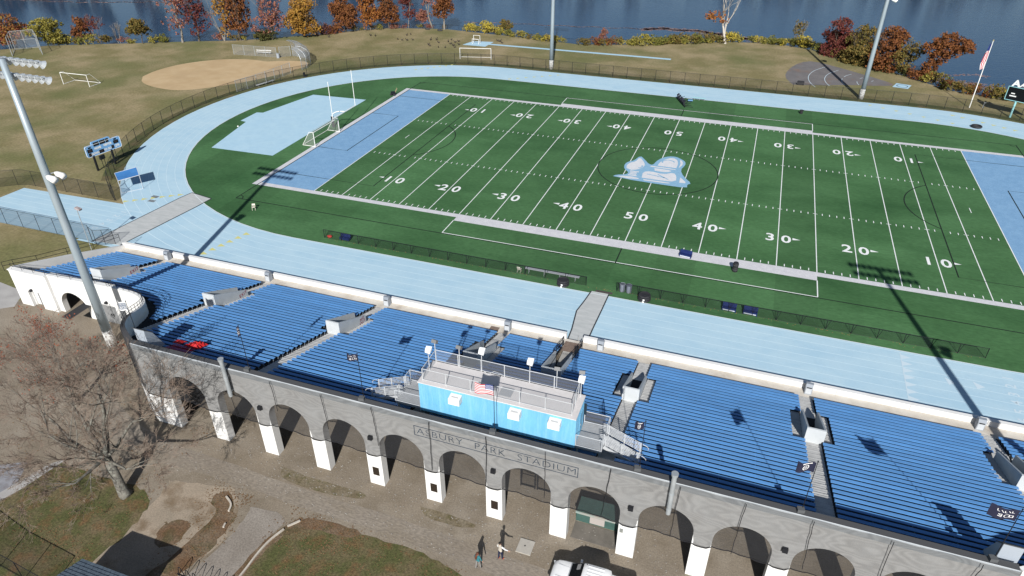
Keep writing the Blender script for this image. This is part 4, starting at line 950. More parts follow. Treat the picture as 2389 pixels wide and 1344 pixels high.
soccer_goal('white soccer goal behind the far fence facing the track', (-51.0, 51.3), -pi/2+0.25, w=7.3, d=1.6, net=False, topd=0.4)
t = thing('pole_vault_stand', 'small white double-hoop frame on the pale blue landing pad by the lake', 'frame', (-56.4, 64.8, 0))
g = MB()
for y, h in ((64.7, 1.2), (65.7, 1.9)):
    g.tube([(-57.3, y, 0), (-57.3, y, h), (-55.6, y, h), (-55.6, y, 0)], 0.07, 6)
g.build('hoop', WHITE, t)
# runway pads by the lake
g = MB(); g.poly([(-59.3, 63.0), (-53.2, 63.1), (-52.9, 68.3), (-58.1, 67.4)], 0.010); g.poly([(-53.2, 65.1), (-14.5, 65.7), (-7.9, 65.7), (-7.9, 66.9), (-14.5, 66.9), (-53.0, 66.3)], 0.012); struct(g.build('jump_runway', PADB))
DIRT = mat('infield_dirt', (0.44, 0.315, 0.175), (0.49, 0.365, 0.215), 0.35, 0.95, c3=(0.38, 0.27, 0.15), scale3=0.12, k3=0.5, fine=0.05)
def blob(P, it=2): return [tuple(p) for p in smooth(P + [P[0]], it)[:-1]]
g = MB(); g.poly(blob([(-113.6, 14), (-114.5, 19), (-112.8, 25.5), (-108.4, 30.5), (-103, 33.2), (-98.5, 33.6), (-95.9, 33.0), (-92.5, 35.2), (-87.6, 36.6), (-84.8, 34.5), (-85.2, 30.5), (-86.8, 24.5), (-89.8, 18.3), (-94, 12.5), (-98.5, 8.2), (-104.5, 8.2), (-110.5, 10.2)]), 0.008); struct(g.build('dirt_infield', DIRT))
ASPH = mat('grey_asphalt', (0.135, 0.128, 0.130), (0.165, 0.155, 0.155), 0.5, 0.95, c3=(0.20, 0.12, 0.08), scale3=0.28, k3=0.5, lo3=0.55, hi3=0.68, fine=0.12)
g = MB(); g.poly(blob([(19.2, 54.6), (17.4, 60), (18.2, 67), (20.5, 73.5), (23.5, 76), (29.3, 71.6), (37.8, 63.8), (39.6, 61.0), (36, 59.4), (31.1, 58.4), (23.4, 55.4)], 1), 0.009); struct(g.build('throwing_pad', ASPH))
g = MB()
for k, (R_, a0, a1) in enumerate(((16.5, 2.45, 3.55), (13.2, 2.45, 3.5), (9.8, 2.45, 2.8), (9.8, 2.95, 3.45), (6.8, 2.5, 2.66), (6.8, 3.05, 3.42), (4.2, 2.5, 2.75))): g.ribbon(arc(38.8, 60.8, R_, a0, a1, 14), 0.11, 0.014)
struct(g.build('throwing_arcs', WTRI))
g = MB(); g.poly([(38.7, 59.7), (41.6, 59.2), (42.6, 62.2), (39.8, 62.9)], 0.011); struct(g.build('throwing_circle_slab', PADB))
g = MB(); g.ring([(40.7 + 0.95*cos(a), 61.0 + 0.95*sin(a)) for a in [2*pi*k/20 for k in range(20)]], [(40.7 + 1.1*cos(a), 61.0 + 1.1*sin(a)) for a in [2*pi*k/20 for k in range(20)]], 0.016); struct(g.build('throwing_ring', BLACK))
# batting cage, backstop, benches
t = thing('batting_backstop', 'grey chain-link hooded backstop behind the sandy ball diamond', 'backstop', (-86, 35, 0))
bp_ = [(-93.0, 39.6), (-89.5, 39.3), (-85.6, 36.2), (-83.8, 32.8), (-83.9, 29.6)]; g = MB(); nets = MB()
BPt = smooth(bp_, 2); prev = None
for i, (x, y) in enumerate(BPt):
    d = Vector((-90.5-x, 32.0-y, 0)).normalized(); P = [Vector((x, y, 0)), Vector((x, y, 2.4)), Vector((x, y, 3.4)) + d*0.5, Vector((x, y, 4.1)) + d*1.7, Vector((x, y, 4.2)) + d*2.9]
    if i % 3 == 0: g.tube(P, 0.05, 6)
    if prev:
        for k in range(4): nets.quad(prev[k], P[k], P[k+1], prev[k+1])
        for k in (1, 3, 4): g.bar(prev[k], P[k], 0.05)
    prev = P
g.build('cage_frame', STEEL, t); nets.build('mesh_panel', mesh_net('cage_mesh', (0.33, 0.36, 0.40), 0.32), t)
t = thing('ball_backstop', 'tall grey winged backstop on the grass by the left shore trees', 'backstop', (-158, 23, 0))
bq = [(-155.5, 17.2), (-160.5, 22.0), (-157.0, 25.5), (-150.2, 20.8)]; g = MB(); nets = MB()
for i, (x, y) in enumerate(bq):
    g.tube([(x, y, 0), (x, y, 4.3)], 0.07, 6)
    if i:
        a = bq[i-1]
        for z in (0.1, 2.2, 4.3): g.bar((a[0], a[1], z), (x, y, z), 0.07)
        m2 = ((a[0]+x)/2, (a[1]+y)/2); g.tube([(m2[0], m2[1], 0), (m2[0], m2[1], 4.3)], 0.05, 6)
        nets.quad((a[0], a[1], 0.05), (x, y, 0.05), (x, y, 4.3), (a[0], a[1], 4.3))
g.build('cage_frame', STEEL, t); nets.build('mesh_panel', NETG, t)
def plank_bench(name, label, a, b, h, w, m_, back=False, legs=3, grp=None):
    t = thing(name, label, 'bench', (a[0], a[1], 0), grp); A3 = Vector((*a, 0)); B3 = Vector((*b, 0)); d = (B3-A3).normalized(); n_ = Vector((-d.y, d.x, 0))
    g = MB(); g.bar(A3+Vector((0, 0, h)), B3+Vector((0, 0, h)), w, 0.05); g.build('seat', m_, t)
    if back: g = MB(); g.bar(A3+n_*w*0.6+Vector((0, 0, h+0.35)), B3+n_*w*0.6+Vector((0, 0, h+0.35)), 0.05, 0.22); g.build('backrest', m_, t)
    for k in range(legs):
        p = A3 + (B3-A3)*((k+0.25)/(legs-0.5)); g = MB()
        g.bar(p - n_*w*0.45, p - n_*w*0.2 + Vector((0, 0, h-0.03)), 0.04); g.bar(p + n_*w*0.45, p + n_*w*0.2 + Vector((0, 0, h-0.03)), 0.04)
        if back: g.bar(p+n_*w*0.6, p+n_*w*0.6+Vector((0, 0, h+0.4)), 0.04)
        g.build('leg', STEEL, t)
    return t
ALU = mat('aluminium_plank', (0.55, 0.56, 0.58), (0.48, 0.49, 0.51), 2, 0.4, 0.2)
plank_bench('plank_bench', 'long pale aluminium bench against the low sideline fence', (-9.55, -35.75), (-3.0, -35.75), 0.62, 0.38, ALU, legs=4)
plank_bench('plank_bench', 'white bench with backrest behind the grey dugout fence', (-102.3, 38.3), (-98.6, 38.9), 0.5, 0.45, WHITE, back=True)
plank_bench('plank_bench', 'small grey bench on the grass behind the black track fence', (-85.4, 15.6), (-84.3, 20.0), 0.42, 0.42, ALU)
plank_bench('rail_bench', 'low pale blue rail bench at the far edge of the turf', (0.8, 37.2), (3.2, 37.2), 0.5, 0.3, TEAL)
t = thing('trash_can', 'grey drum beside the dugout fence end', 'trash can', (-95.2, 36.9, 0)); g = MB(); g.tube([(-95.2, 36.9, 0), (-95.2, 36.9, 1.0)], 0.35, 10); g.build('drum', mat('drum_grey', (0.3, 0.33, 0.37)), t); g = MB(); g.tube([(-95.2, 36.9, 1.0), (-95.2, 36.9, 1.06)], 0.37, 10); g.build('lid', STEEL, t)
# ================================================================ things on the field
def chair(label, x, y, rz):
    CH = mat('beige_chair', (0.60, 0.56, 0.48), rough=0.6); t = thing('folding_chair', label, 'chair', (0, 0, 0), 'beige folding chairs')
    g = MB(); g.obox((0, 0, 0.46), (0.42, 0.40, 0.035)); g.build('seat', CH, t)
    g = MB(); g.obox((0, 0.24, 0.72), (0.42, 0.03, 0.26), 0, radians(-12)); g.build('backrest', CH, t)
    for sx in (-0.2, 0.2):
        g = MB(); g.bar((sx, -0.22, 0), (sx, 0.24, 0.80), 0.03); g.build('leg', CH, t); g = MB(); g.bar((sx, 0.22, 0), (sx, -0.12, 0.46), 0.03); g.build('leg', CH, t)
    t.location = (x, y, 0.017); t.rotation_euler = (0, 0, rz)
chair('beige folding chair alone on the turf near the bend', -50.0, -32.6, 0.5)
chair('beige folding chair by the low fence next to the aluminium bench', -10.2, -36.0, 3.0)
TIRE = mat('black_rubber', (0.018, 0.018, 0.022), (0.03, 0.03, 0.034), 4, 0.7)
for x, lb in ((-4.6, 'stack of black tackle rings at the foot of the aluminium bench'), (4.72, 'stack of black tackle rings by the two grey drums')):
    t = thing('tackle_ring_stack', lb, 'rings', (x, -36.95, 0), 'black tackle ring stacks')
    for k in range(3):
        g = MB(); R = 0.62-0.03*k; z = 0.15+0.24*k; N = 20
        vs = [(x + (R+0.12*cos(b))*cos(a), -36.95 + (R+0.12*cos(b))*sin(a), z+0.12*sin(b)) for a in [2*pi*i/N for i in range(N)] for b in [2*pi*j/7 for j in range(7)]]
        g.add(vs, [(i*7+j, ((i+1) % N)*7+j, ((i+1) % N)*7+(j+1) % 7, i*7+(j+1) % 7) for i in range(N) for j in range(7)])
        g.tube([(x, -36.95, z-0.06), (x, -36.95, z+0.07)], R-0.05, 14); o = g.build('ring', TIRE, t, smooth=False)
        if k < 2: g = MB(); g.obox((x+0.04*k, -36.95-R-0.12, z), (0.2, 0.03, 0.16)); g.build('label_patch', WHITE, o)
BIN = mat('grey_drum', (0.17, 0.19, 0.23), (0.13, 0.145, 0.18), 3, 0.6)
for x, lb, ld in ((2.05, 'grey drum with pale rim beside the fence gap', 1), (2.8, 'plain grey drum, right one of the pair at the fence gap', 0)):
    t = thing('trash_can', lb, 'trash can', (x, -36.0, 0)); g = MB(); g.tube([(x, -36.0, 0.02), (x, -36.0, 0.3), (x, -36, 0.6), (x, -36.0, 0.92)], [0.30, 0.32, 0.32, 0.31], 14); g.build('drum', BIN, t)
    g = MB(); N = 14; g.ring([(x+0.24*cos(2*pi*k/N), -36+0.24*sin(2*pi*k/N)) for k in range(N)], [(x+0.36*cos(2*pi*k/N), -36+0.36*sin(2*pi*k/N)) for k in range(N)], 0.935); g.build('rim', STEEL if ld else BIN, t)
NAVYP = mat('navy_vinyl', (0.009, 0.019, 0.090), (0.014, 0.028, 0.12), 2, 0.45)
for x, y, rz, lb in ((7.75, -25.85, -0.15, 'navy bench seat on the white border of the field'), (13.75, -36.0, -0.05, 'navy padded bench by the fence, left of a matching one'), (15.95, -36.0, -0.05, 'navy padded bench by the fence, nearest the pole shadow')):
    t = thing('padded_bench', lb, 'bench', (0, 0, 0), 'navy padded benches')
    g = MB(); g.obox((0, 0, 0.30), (1.45, 0.45, 0.14)); g.build('seat', NAVYP, t); g = MB(); g.obox((0, 0.27, 0.58), (1.45, 0.10, 0.42), 0, radians(-8)); g.build('backrest', NAVYP, t)
    for sx in (-0.68, 0.68): g = MB(); g.obox((sx, 0.05, 0.22), (0.09, 0.62, 0.44)); g.build('armrest', NAVYP, t)
    g = MB(); g.obox((0, -0.2, 0.14), (1.3, 0.03, 0.1)); g.build('front_trim', mat('pale_stripe', (0.5, 0.55, 0.65)), t)
    t.location = (x, y, 0.03); t.rotation_euler = (0, 0, rz)
t = thing('barrel_stack', 'two stacked black barrels on the near edge of the field', 'barrels', (13.7, -27.35, 0.02))
for k in range(2): g = MB(); z = 0.03+0.6*k; g.tube([(13.7, -27.35, z), (13.7, -27.35, z+0.15), (13.7, -27.35, z+0.45), (13.7, -27.35, z+0.58)], [0.30, 0.33, 0.33, 0.29], 12); o = g.build('barrel', TIRE, t); g = MB(); g.tube([(13.7, -27.35, z+0.29), (13.7, -27.35, z+0.33)], 0.345, 12); g.build('hoop', mat('dark_hoop', (0.09, 0.09, 0.10)), o)
o = MB(); o.obox((-33.65, -35.95, 0.28), (1.35, 0.5, 0.3)); o.obox((-33.65, -35.7, 0.55), (1.35, 0.12, 0.4), 0, -0.15); tag(o.build('equipment_seat', NAVYP), 'dark blue padded seat by the left end of the sideline fence', 'seat')
o = MB(); o.sphere((-35.9, -35.95, 0.15), 0.32, 9, 6, (1, 0.8, 0.55)); o.sphere((-36.1, -35.9, 0.12), 0.2, 7, 5, (1.3, 0.8, 0.5)); tag(o.build('red_bag', mat('red_vinyl', (0.55, 0.05, 0.04), rough=0.5)), 'small red bag at the left end of the sideline fence', 'bag')
t = thing('blocking_sled', 'black five-man blocking sled on the far sideline', 'sled', (-1.0, 34, 0))
g = MB(); g.bar((-2.0, 36.2, 0.25), (0.0, 31.6, 0.25), 0.14); 
g.build('main_beam', BLACK, t)
for k in range(5):
    f = (k+0.25)/5; x = -2.05+2.1*f; y = 36.3-4.8*f
    g = MB(); g.bar((x, y, 0.05), (x+1.7, y+0.15, 0.05), 0.1, 0.06); g.bar((x, y, 0.05), (x+1.2, y, 0.9), 0.07); sk = g.build('skid', BLACK, t)
    g = MB(); g.obox((x-0.12, y, 0.78), (0.26, 0.36, 0.7), 0.2, 0, radians(-14)); g.obox((x+0.02, y, 1.15), (0.28, 0.5, 0.26), 0.2); g.build('pad', mat('sled_pad', (0.012, 0.013, 0.022), (0.05, 0.055, 0.10), 1.5, 0.6, lo=0.55, hi=0.7), t)
g = MB(); g.obox((0.5, 35.3, 0.45), (0.9, 0.4, 0.2), 0.2); g.build('cover_sheet', mat('sky_cover', (0.12, 0.25, 0.45)), t)
o = MB(); o.tube([(20.9, 35.4, 0.0), (20.9, 35.4, 0.72)], [0.26, 0.31], 10); o.tube([(20.9, 35.4, 0.72), (21.3, 35.2, 0.75)], 0.06, 6); tag(o.build('trash_can', TIRE), 'small black can on the far sideline by the blue track', 'trash can')
o = MB(); o.obox((20.7, 54.8, 0.35), (1.4, 0.5, 0.6)); o.obox((20.7, 54.95, 0.72), (1.3, 0.35, 0.15)); tag(o.build('storage_box', TIRE), 'black box on the grass beside the grey throwing pad', 'box')
t = thing('tackle_roll', 'black rolled tackle ring lying on the far blue track', 'ring', (50.3, 37.9, 0)); g = MB(); N = 24; g.add([(50.3 + (0.72+0.2*cos(b))*cos(a), 37.9 + (0.72+0.2*cos(b))*sin(a), 0.22+0.2*sin(b)) for a in [2*pi*i/N for i in range(N)] for b in [2*pi*j/8 for j in range(8)]], [(i*8+j, ((i+1) % N)*8+j, ((i+1) % N)*8+(j+1) % 8, i*8+(j+1) % 8) for i in range(N) for j in range(8)]); g.build('ring', TIRE, t); g = MB(); g.tube([(50.3, 37.9, .1), (50.3, 37.9, .2)], 0.6, 14); g.build('inner_pad', mat('faded_pad', (0.05, 0.055, 0.06)), t)
t = thing('line_marker_cart', 'small dark cart with upright handle behind the end zone corner', 'cart', (-56.1, 20.0, 0))
g = MB(); g.obox((-56.1, 20.0, 0.55), (0.9, 0.6, 0.35), 0.6, 0.2); g.build('tank', BLACK, t); g = MB(); g.bar((-55.9, 20.2, 0.5), (-55.5, 20.6, 1.45), 0.09); g.bar((-55.7, 20.0, 0.5), (-55.3, 20.4, 1.4), 0.06); g.build('handle', mat('cart_handle', (0.25, 0.2, 0.12)), t)
for dx, dy in ((-0.4, -0.25), (0.35, -0.25), (0.0, 0.35)): g = MB(); g.tube([(-56.1+dx, 20+dy-0.05, 0.22), (-56.1+dx, 20+dy+0.05, 0.22)], 0.22, 10); g.build('wheel', TIRE, t)
o = MB(); o.obox((-80.45, 25.5, 0.45), (0.35, 0.5, 0.9), 0.4, 0.25); o.obox((-80.3, 25.7, 0.12), (0.6, 0.7, 0.14), 0.4); tag(o.build('speaker_case', BLACK), 'small black case between the track and the black fence', 'case')
o = MB(); o.sphere((-73.6, -5.6, 0.12), 0.14, 8, 6); tag(o.build('ball', WHITE), 'white ball on the turf beside the pale pad', 'ball')
# grey mats over the track
MATG = mat('grey_mat', (0.46, 0.475, 0.475), (0.39, 0.41, 0.41), 0.6, 0.9, stretch=(1, 4, 1), c3=(0.27, 0.285, 0.29), scale3=0.9, k3=0.5, lo3=0.55, hi3=0.75, fine=0.08); MATE = mat('mat_edge', (0.03, 0.035, 0.045), rough=0.9)
def mat_strip(label, P, side):
    t = thing('walkway_mat', label, 'mat', (P[0][0], P[0][1], 0), 'grey mats laid over the track'); g = MB(); n = len(P)//2
    g.prism(P, 0.02, 0.045); g.build('mat_sheet', MATG, t)
    g = MB()
    for i in side: g.ribbon([P[j] for j in i], 0.14, 0.052)
    g.build('edge_strip', MATE, t)
mat_strip('long grey mat crossing the track at the left corner', [(-59.6, -46.6), (-58.2, -34.5), (-58.0, -31.6), (-62.0, -30.9), (-62.4, -33.0), (-63.5, -44.0), (-63.8, -46.8)], [(0, 1, 2), (3, 4, 5, 6), (2, 3)])
mat_strip('grey mat crossing the track to the middle entrance', [(0.68, -47.3), (0.7, -44), (0.78, -40.5), (0.82, -37.2), (-1.2, -37.2), (-1.45, -39.5), (-1.75, -41.6), (-1.35, -45.0), (-1.25, -47.3)], [(0, 1, 2, 3), (4, 5, 6, 7, 8)])
o = MB(); o.obox((0.2, -36.95, 0.03), (1.9, 0.35, 0.03)); tag(o.build('rubber_mat', mat('brown_rubber', (0.07, 0.055, 0.055))), 'narrow brown mat between the grey mat and the turf', 'mat')
# blue canopy frame
t = thing('shelter_canopy', 'blue sheet canopy on a thin white frame at the track bend', 'canopy', (-71.8, -32.3, 0)); R4 = [(-73.8, -32.6, 2.05), (-72.1, -30.1, 2.25), (-69.7, -32.1, 2.15), (-71.4, -34.4, 1.95)]
TARP = mat('blue_tarp', (0.045, 0.17, 0.42), (0.055, 0.20, 0.47), 1.2, 0.6)
g = MB(); N = 6
def bil(a, b): return tuple((R4[0][k]*(1-a)+R4[1][k]*a)*(1-b) + (R4[3][k]*(1-a)+R4[2][k]*a)*b - (0.10*sin(pi*a)*sin(pi*b) if k == 2 else 0) for k in range(3))
g.add([bil(i/N, j/N) for j in range(N+1) for i in range(N+1)], [(j*(N+1)+i, j*(N+1)+i+1, (j+1)*(N+1)+i+1, (j+1)*(N+1)+i) for j in range(N) for i in range(N)]); g.build('canopy_sheet', TARP, t)
FR = mat('frame_white', (0.55, 0.57, 0.6), rough=0.4); g = MB()
for i in range(4): g.bar(R4[i], R4[(i+1) % 4], 0.06)
for i in (1, 2, 3): g.bar(R4[i], (R4[i][0], R4[i][1], 0.02), 0.05)
g.bar(R4[0], (R4[0][0]+0.2, R4[0][1]+0.1, 0.02), 0.05); g.bar((-71.4, -34.4, .05), (-69.7, -32.1, .05), 0.05); g.bar((-69.7, -32.1, .05), (-72.1, -30.1, .05), 0.05); g.build('frame', FR, t)
for (x, y) in ((-65.6, -33.6), (-64.8, -35.2)):
    pass
g = MB(); g.rect(-66.6, -65.5, -34.0, -33.4, 0.021); g.rect(-66.0, -64.9, -35.3, -34.7, 0.021); struct(g.build('drain_grates', mat('drain_grey', (0.22, 0.25, 0.27), (0.12, 0.13, 0.14), 8)))
# trash boxes along the front wall
TB = mat('trash_box_grey', (0.30, 0.33, 0.37), (0.26, 0.285, 0.32), 3, 0.5); TBF = mat('trash_box_front', (0.48, 0.51, 0.54), rough=0.5)
for x, lb in ((-50.5, 'at the far left EXIT aisle'), (-36.2, 'at the second EXIT aisle from left'), (-21.1, 'at the foot of the NO EXIT aisle'), (-7.3, 'at the aisle left of the ramp'), (2.4, 'right of the entrance ramp'), (21.6, 'at the ring flag aisle'), (35.3, 'at the pole shadow by the right edge')):
    t = thing('trash_box', 'grey hooded trash box on the promenade ' + lb, 'trash box', (x, -48.1, 0.6), 'trash boxes along the promenade')
    g = MB(); g.box(x-0.30, x+0.30, -48.38, -47.82, 0.6, 1.45); g.build('box', TB, t)
    g = MB(); g.prism([(-48.40, 1.45), (-47.80, 1.45), (-47.95, 1.70), (-48.25, 1.70)], x-0.31, x+0.31, axis='x'); g.build('hood', mat('hood_grey', (0.22, 0.25, 0.29), rough=0.5), t)
    g = MB(); g.box(x-0.24, x+0.24, -48.395, -48.381, 0.7, 1.28); g.build('front_panel', TBF, t); g = MB(); g.box(x-0.2, x+0.2, -48.40, -48.382, 1.31, 1.41); g.build('slot', BLACK, t)
# red tarpaulins dropped on the seats
REDT = mat('red_tarpaulin', (0.62, 0.025, 0.022), (0.42, 0.015, 0.02), 3, 0.55); rr = random.Random(3)
def crumple(label, x0, x1, y0, y1, amp, lift, name='red_tarpaulin', m=None, tent=0.0):
    g = MB(); nx, ny = 16, 10; V = []
    for j in range(ny+1):
        for i in range(nx+1):
            a, b = i/nx, j/ny; y = y0+(y1-y0)*b; x = x0+(x1-x0)*a; e = min(a, 1-a, b, 1-b)*4
            V.append((x + rr.uniform(-.08, .08), y + rr.uniform(-.06, .06), seat_z(y) + lift + amp*rr.random()*min(1, e+.3) + tent*max(0, 1-abs(a-0.85)*2.2)*min(1, e)))
    g.add(V, [(j*(nx+1)+i, j*(nx+1)+i+1, (j+1)*(nx+1)+i+1, (j+1)*(nx+1)+i) for j in range(ny) for i in range(nx)])
    o = g.build(name, m or REDT, org=((x0+x1)/2, (y0+y1)/2, seat_z((y0+y1)/2))); tag(o, label, 'tarpaulin', 'red tarpaulins on the seats')
crumple('crumpled red tarpaulin, the larger heap on the seats near the bare tree', -29.6, -28.1, -67.3, -66.1, 0.25, 0.05, tent=0.35)
crumple('small flat red tarpaulin on the seats, left of the larger heap', -31.0, -30.1, -67.1, -66.4, 0.08, 0.04)
crumple('thin red translucent netting spread over the shaded seats below the red heap', -30.6, -28.3, -68.6, -67.3, 0.08, 0.05, name='red_netting', m=mesh_net('red_net', (0.5, 0.02, 0.03), 0.45))
# geese
GB = mat('goose_brown', (0.075, 0.062, 0.050), rough=0.9); GN = mat('goose_black', (0.012, 0.012, 0.012)); GW = mat('goose_white', (0.42, 0.40, 0.36))
go = thing('goose', 'dark grazing goose on the brown lakeside grass', 'goose', (0, 0, 0), 'geese on the lakeside grass')
g = MB(); g.sphere((0, 0, 0.36), 0.3, 9, 7, (1.35, 0.62, 0.62)); g.tube([(-0.3, 0, 0.38), (-0.55, 0, 0.36)], [0.13, 0.03], 6)
for s in (-1, 1): g.tube([(0, s*0.09, 0.25), (0.02, s*0.09, 0)], 0.025, 5)
g.build('body', GB, go, smooth=True)
g = MB(); g.tube([(0.30, 0, 0.42), (0.42, 0, 0.55), (0.46, 0, 0.70), (0.52, 0, 0.78), (0.66, 0, 0.76)], [0.10, 0.06, 0.05, 0.075, 0.02], 6); g.build('neck', GN, go, smooth=True); g = MB(); g.sphere((-0.05, 0, 0.27), 0.2, 8, 5, (1.3, 0.62, 0.5)); g.build('breast', GW, go, smooth=True)
GE = [(-76.8, 67.1), (-75.5, 61.8), (-73.0, 62.9), (-68.7, 64.5), (-67.4, 65.2), (-65.6, 62.5), (-66.3, 58.8), (-63.7, 58.2), (-62.0, 58.5), (-63.7, 64.2), (-63.7, 66.2), (-62.3, 62.4), (-59.9, 59.5), (-61.8, 64.3), (-61.3, 65.4), (-59.9, 62.3), (-60.9, 61.1), (-52.2, 69.4), (-51.5, 68.9), (-50.4, 67.6), (-67.1, 59.8), (-85.5, 63.5), (-84.2, 63.6), (-76.3, 68.3), (-76.9, 62.2), (-74.2, 62.1), (-95.0, 58.5)]
rg = random.Random(8)
for k, (x, y) in enumerate(GE):
    if k == 0: go.location = (x, y, 0); go.rotation_euler = (0, 0, rg.uniform(0, 6)); go.scale = (0.8,)*3
    else: dup(go, (x, y, 0), rg.uniform(0, 6.28), scale=rg.uniform(0.72, 0.92))
# plain painted emblem at midfield
LB = mat('emblem_blue', (0.20, 0.375, 0.53), (0.24, 0.41, 0.56), 1.5, 0.85, fine=0.08); LW = mat('emblem_white', (0.62, 0.63, 0.65), (0.56, 0.57, 0.60), 1.5, 0.85, fine=0.06)
g = MB(); z = 0.040
g.poly(smooth([(-5.9, -4.75), (-5.6, -4.1), (-4.2, -3.5), (-3.9, -2.6), (-4.9, -1.4), (-5.2, 0.3), (-4.9, 1.6), (-4.1, 2.3), (-3.5, 4.8), (-2.5, 3.3), (-1.6, 1.7), (-0.9, 1.6), (-0.7, 3.2), (-0.1, 4.9), (0.9, 6.0), (2.0, 6.2), (3.0, 5.4), (3.7, 4.6), (3.9, 3.2), (3.4, 1.0), (4.2, -1.4), (5.7, -3.6), (5.1, -4.2), (5.3, -5.5), (1.0, -5.45), (-3, -5.25)], 1), z)
struct(g.build('midfield_emblem', LB))
g = MB(); z = 0.0445
g.poly(smooth([(-5.5, -4.6), (-4.2, -4.0), (-2.8, -3.95), (-1.7, -4.5), (-3.5, -4.9)], 1), z)
for k, (a, b) in enumerate(((-3.85, -2.55), (-3.75, -2.7), (-3.75, -2.7), (-3.85, -2.5))): g.rect(a, b, -3.65+0.52*k, -3.30+0.52*k, z)
g.poly(smooth([(-4.6, -1.0), (-4.8, 0.3), (-4.4, 1.5), (-3.75, 2.0), (-3.45, 4.2), (-2.2, 1.7), (-2.1, 0.4), (-2.9, -1.1), (-3.8, -1.5)], 1), z)
g.poly(smooth([(-0.2, 1.5), (-0.1, 3.0), (0.6, 4.7), (1.6, 5.6), (2.4, 4.9), (2.75, 3.2), (2.7, 1.5)], 2), z); g.poly(smooth([(3.05, 1.6), (3.5, 3.2), (3.3, 4.5), (2.75, 5.2), (3.1, 3.4)], 1), z)
g.poly(smooth([(-1.2, 1.15), (2.7, 1.05), (2.7, 0.65), (-1.2, 0.75)], 1), z); g.poly(smooth([(-0.5, 0.4), (2.4, 0.35), (1.6, -0.7), (-0.3, -0.6)], 1), z)
g.poly(smooth([(-1.7, -3.9), (-1.9, -1.6), (-0.8, -1.0), (1.2, -1.6), (2.6, -0.4), (3.2, -1.6), (3.4, -3.8), (1.0, -4.0)], 1), z); g.poly(smooth([(3.8, -1.9), (5.1, -3.8), (3.9, -3.9)], 1), z); g.poly(smooth([(-1.4, -4.4), (2.6, -4.35), (2.6, -4.75), (-1.2, -4.8)], 1), z)
g.cur = 1
for P in (arc(1.2, 3.4, 0.95, 0.3, 3.6, 12), [(-1.2, -2.3), (0.2, -2.5), (1.6, -2.9)], arc(-3.2, 0.4, 0.8, -1.2, 0.5, 8), [(0.4, -1.9), (2.2, -3.3)]): g.ribbon(P, 0.22, z+0.004)
struct(g.build('midfield_emblem_fill', [LW, LB]))
# ================================================================ trees and shrubs
def leafmat(name, cols, scale=0.9):
    a, b, c = cols
    return mat(name, a, b, scale, 0.85, lo=0.38, hi=0.62, c3=c, scale3=scale*2.3, k3=0.75, lo3=0.48, hi3=0.6, spec=0.15, detail=3)
BARKP = mat('pale_bark', (0.27, 0.25, 0.22), (0.17, 0.15, 0.13), 2.5, 0.9); BARKD = mat('dark_bark', (0.085, 0.068, 0.055), (0.13, 0.11, 0.09), 3, 0.95)
LM_ = {
 'redyellow': leafmat('red_yellow_leaves', ((0.20, 0.040, 0.028), (0.26, 0.17, 0.035), (0.14, 0.03, 0.03))),
 'yellowgreen': leafmat('yellow_green_leaves', ((0.23, 0.195, 0.040), (0.125, 0.125, 0.026), (0.36, 0.30, 0.075))),
 'olive': leafmat('olive_leaves', ((0.135, 0.105, 0.030), (0.085, 0.080, 0.022), (0.20, 0.12, 0.035))),
 'maroon': leafmat('maroon_leaves', ((0.130, 0.030, 0.026), (0.080, 0.022, 0.022), (0.15, 0.06, 0.035))),
 'brown': leafmat('brown_orange_leaves', ((0.165, 0.062, 0.024), (0.10, 0.038, 0.018), (0.24, 0.10, 0.03))),
 'pink': leafmat('pink_red_leaves', ((0.24, 0.100, 0.072), (0.175, 0.060, 0.05), (0.27, 0.14, 0.08))),
 'gold': leafmat('golden_leaves', ((0.29, 0.155, 0.028), (0.20, 0.088, 0.020), (0.34, 0.21, 0.045))),
 'orange': leafmat('orange_leaves', ((0.255, 0.095, 0.024), (0.165, 0.05, 0.018), (0.30, 0.14, 0.035))),
 'yellow': leafmat('yellow_leaves', ((0.45, 0.36, 0.05), (0.32, 0.26, 0.045), (0.20, 0.17, 0.04))),
 'green': leafmat('green_leaves', ((0.095, 0.108, 0.024), (0.145, 0.142, 0.032), (0.20, 0.175, 0.042))),
 'darkgreen': leafmat('dark_green_leaves', ((0.042, 0.052, 0.018), (0.065, 0.070, 0.022), (0.09, 0.07, 0.025))),
 'purple': leafmat('purple_leaves', ((0.085, 0.035, 0.045), (0.06, 0.03, 0.035), (0.12, 0.06, 0.05))),
}
def rvec(r): 
    while True:
        v = Vector((r.uniform(-1, 1), r.uniform(-1, 1), r.uniform(-1, 1)))
        if 0.05 < v.length <= 1: return v
def leaf(mb, p, s, r):
    n = rvec(r).normalized(); a = n.cross(rvec(r)).normalized(); b = n.cross(a)
    a *= s*r.uniform(0.7, 1.3); b *= s*r.uniform(0.6, 1.0)
    mb.v += [tuple(p-a), tuple(p-b*0.8), tuple(p+a), tuple(p+b*0.8)]; o = len(mb.v)-4; mb.f.append((o, o+1, o+2, o+3)); mb.m.append(0)
def crown(mb, lobes, n, s, r, clump=0.5, shell=0.35):
    """leaf sized faces gathered in clumps through the volume of several uneven lobes"""
    tot = sum(l[1]*l[2] for l in lobes)
    for c, rx, rz in lobes:
        k = max(4, int(n*(rx*rz)/tot/9))
        for _ in range(k):
            v = rvec(r); L0 = v.length; v = v.normalized()*(shell+(1-shell)*L0**0.6)*r.uniform(0.75, 1.08)
            q = Vector(c) + Vector((v.x*rx, v.y*rx, v.z*rz)); cl = clump*r.uniform(0.5, 1.2)
            for _ in range(9):
                leaf(mb, q + rvec(r)*cl, s, r)
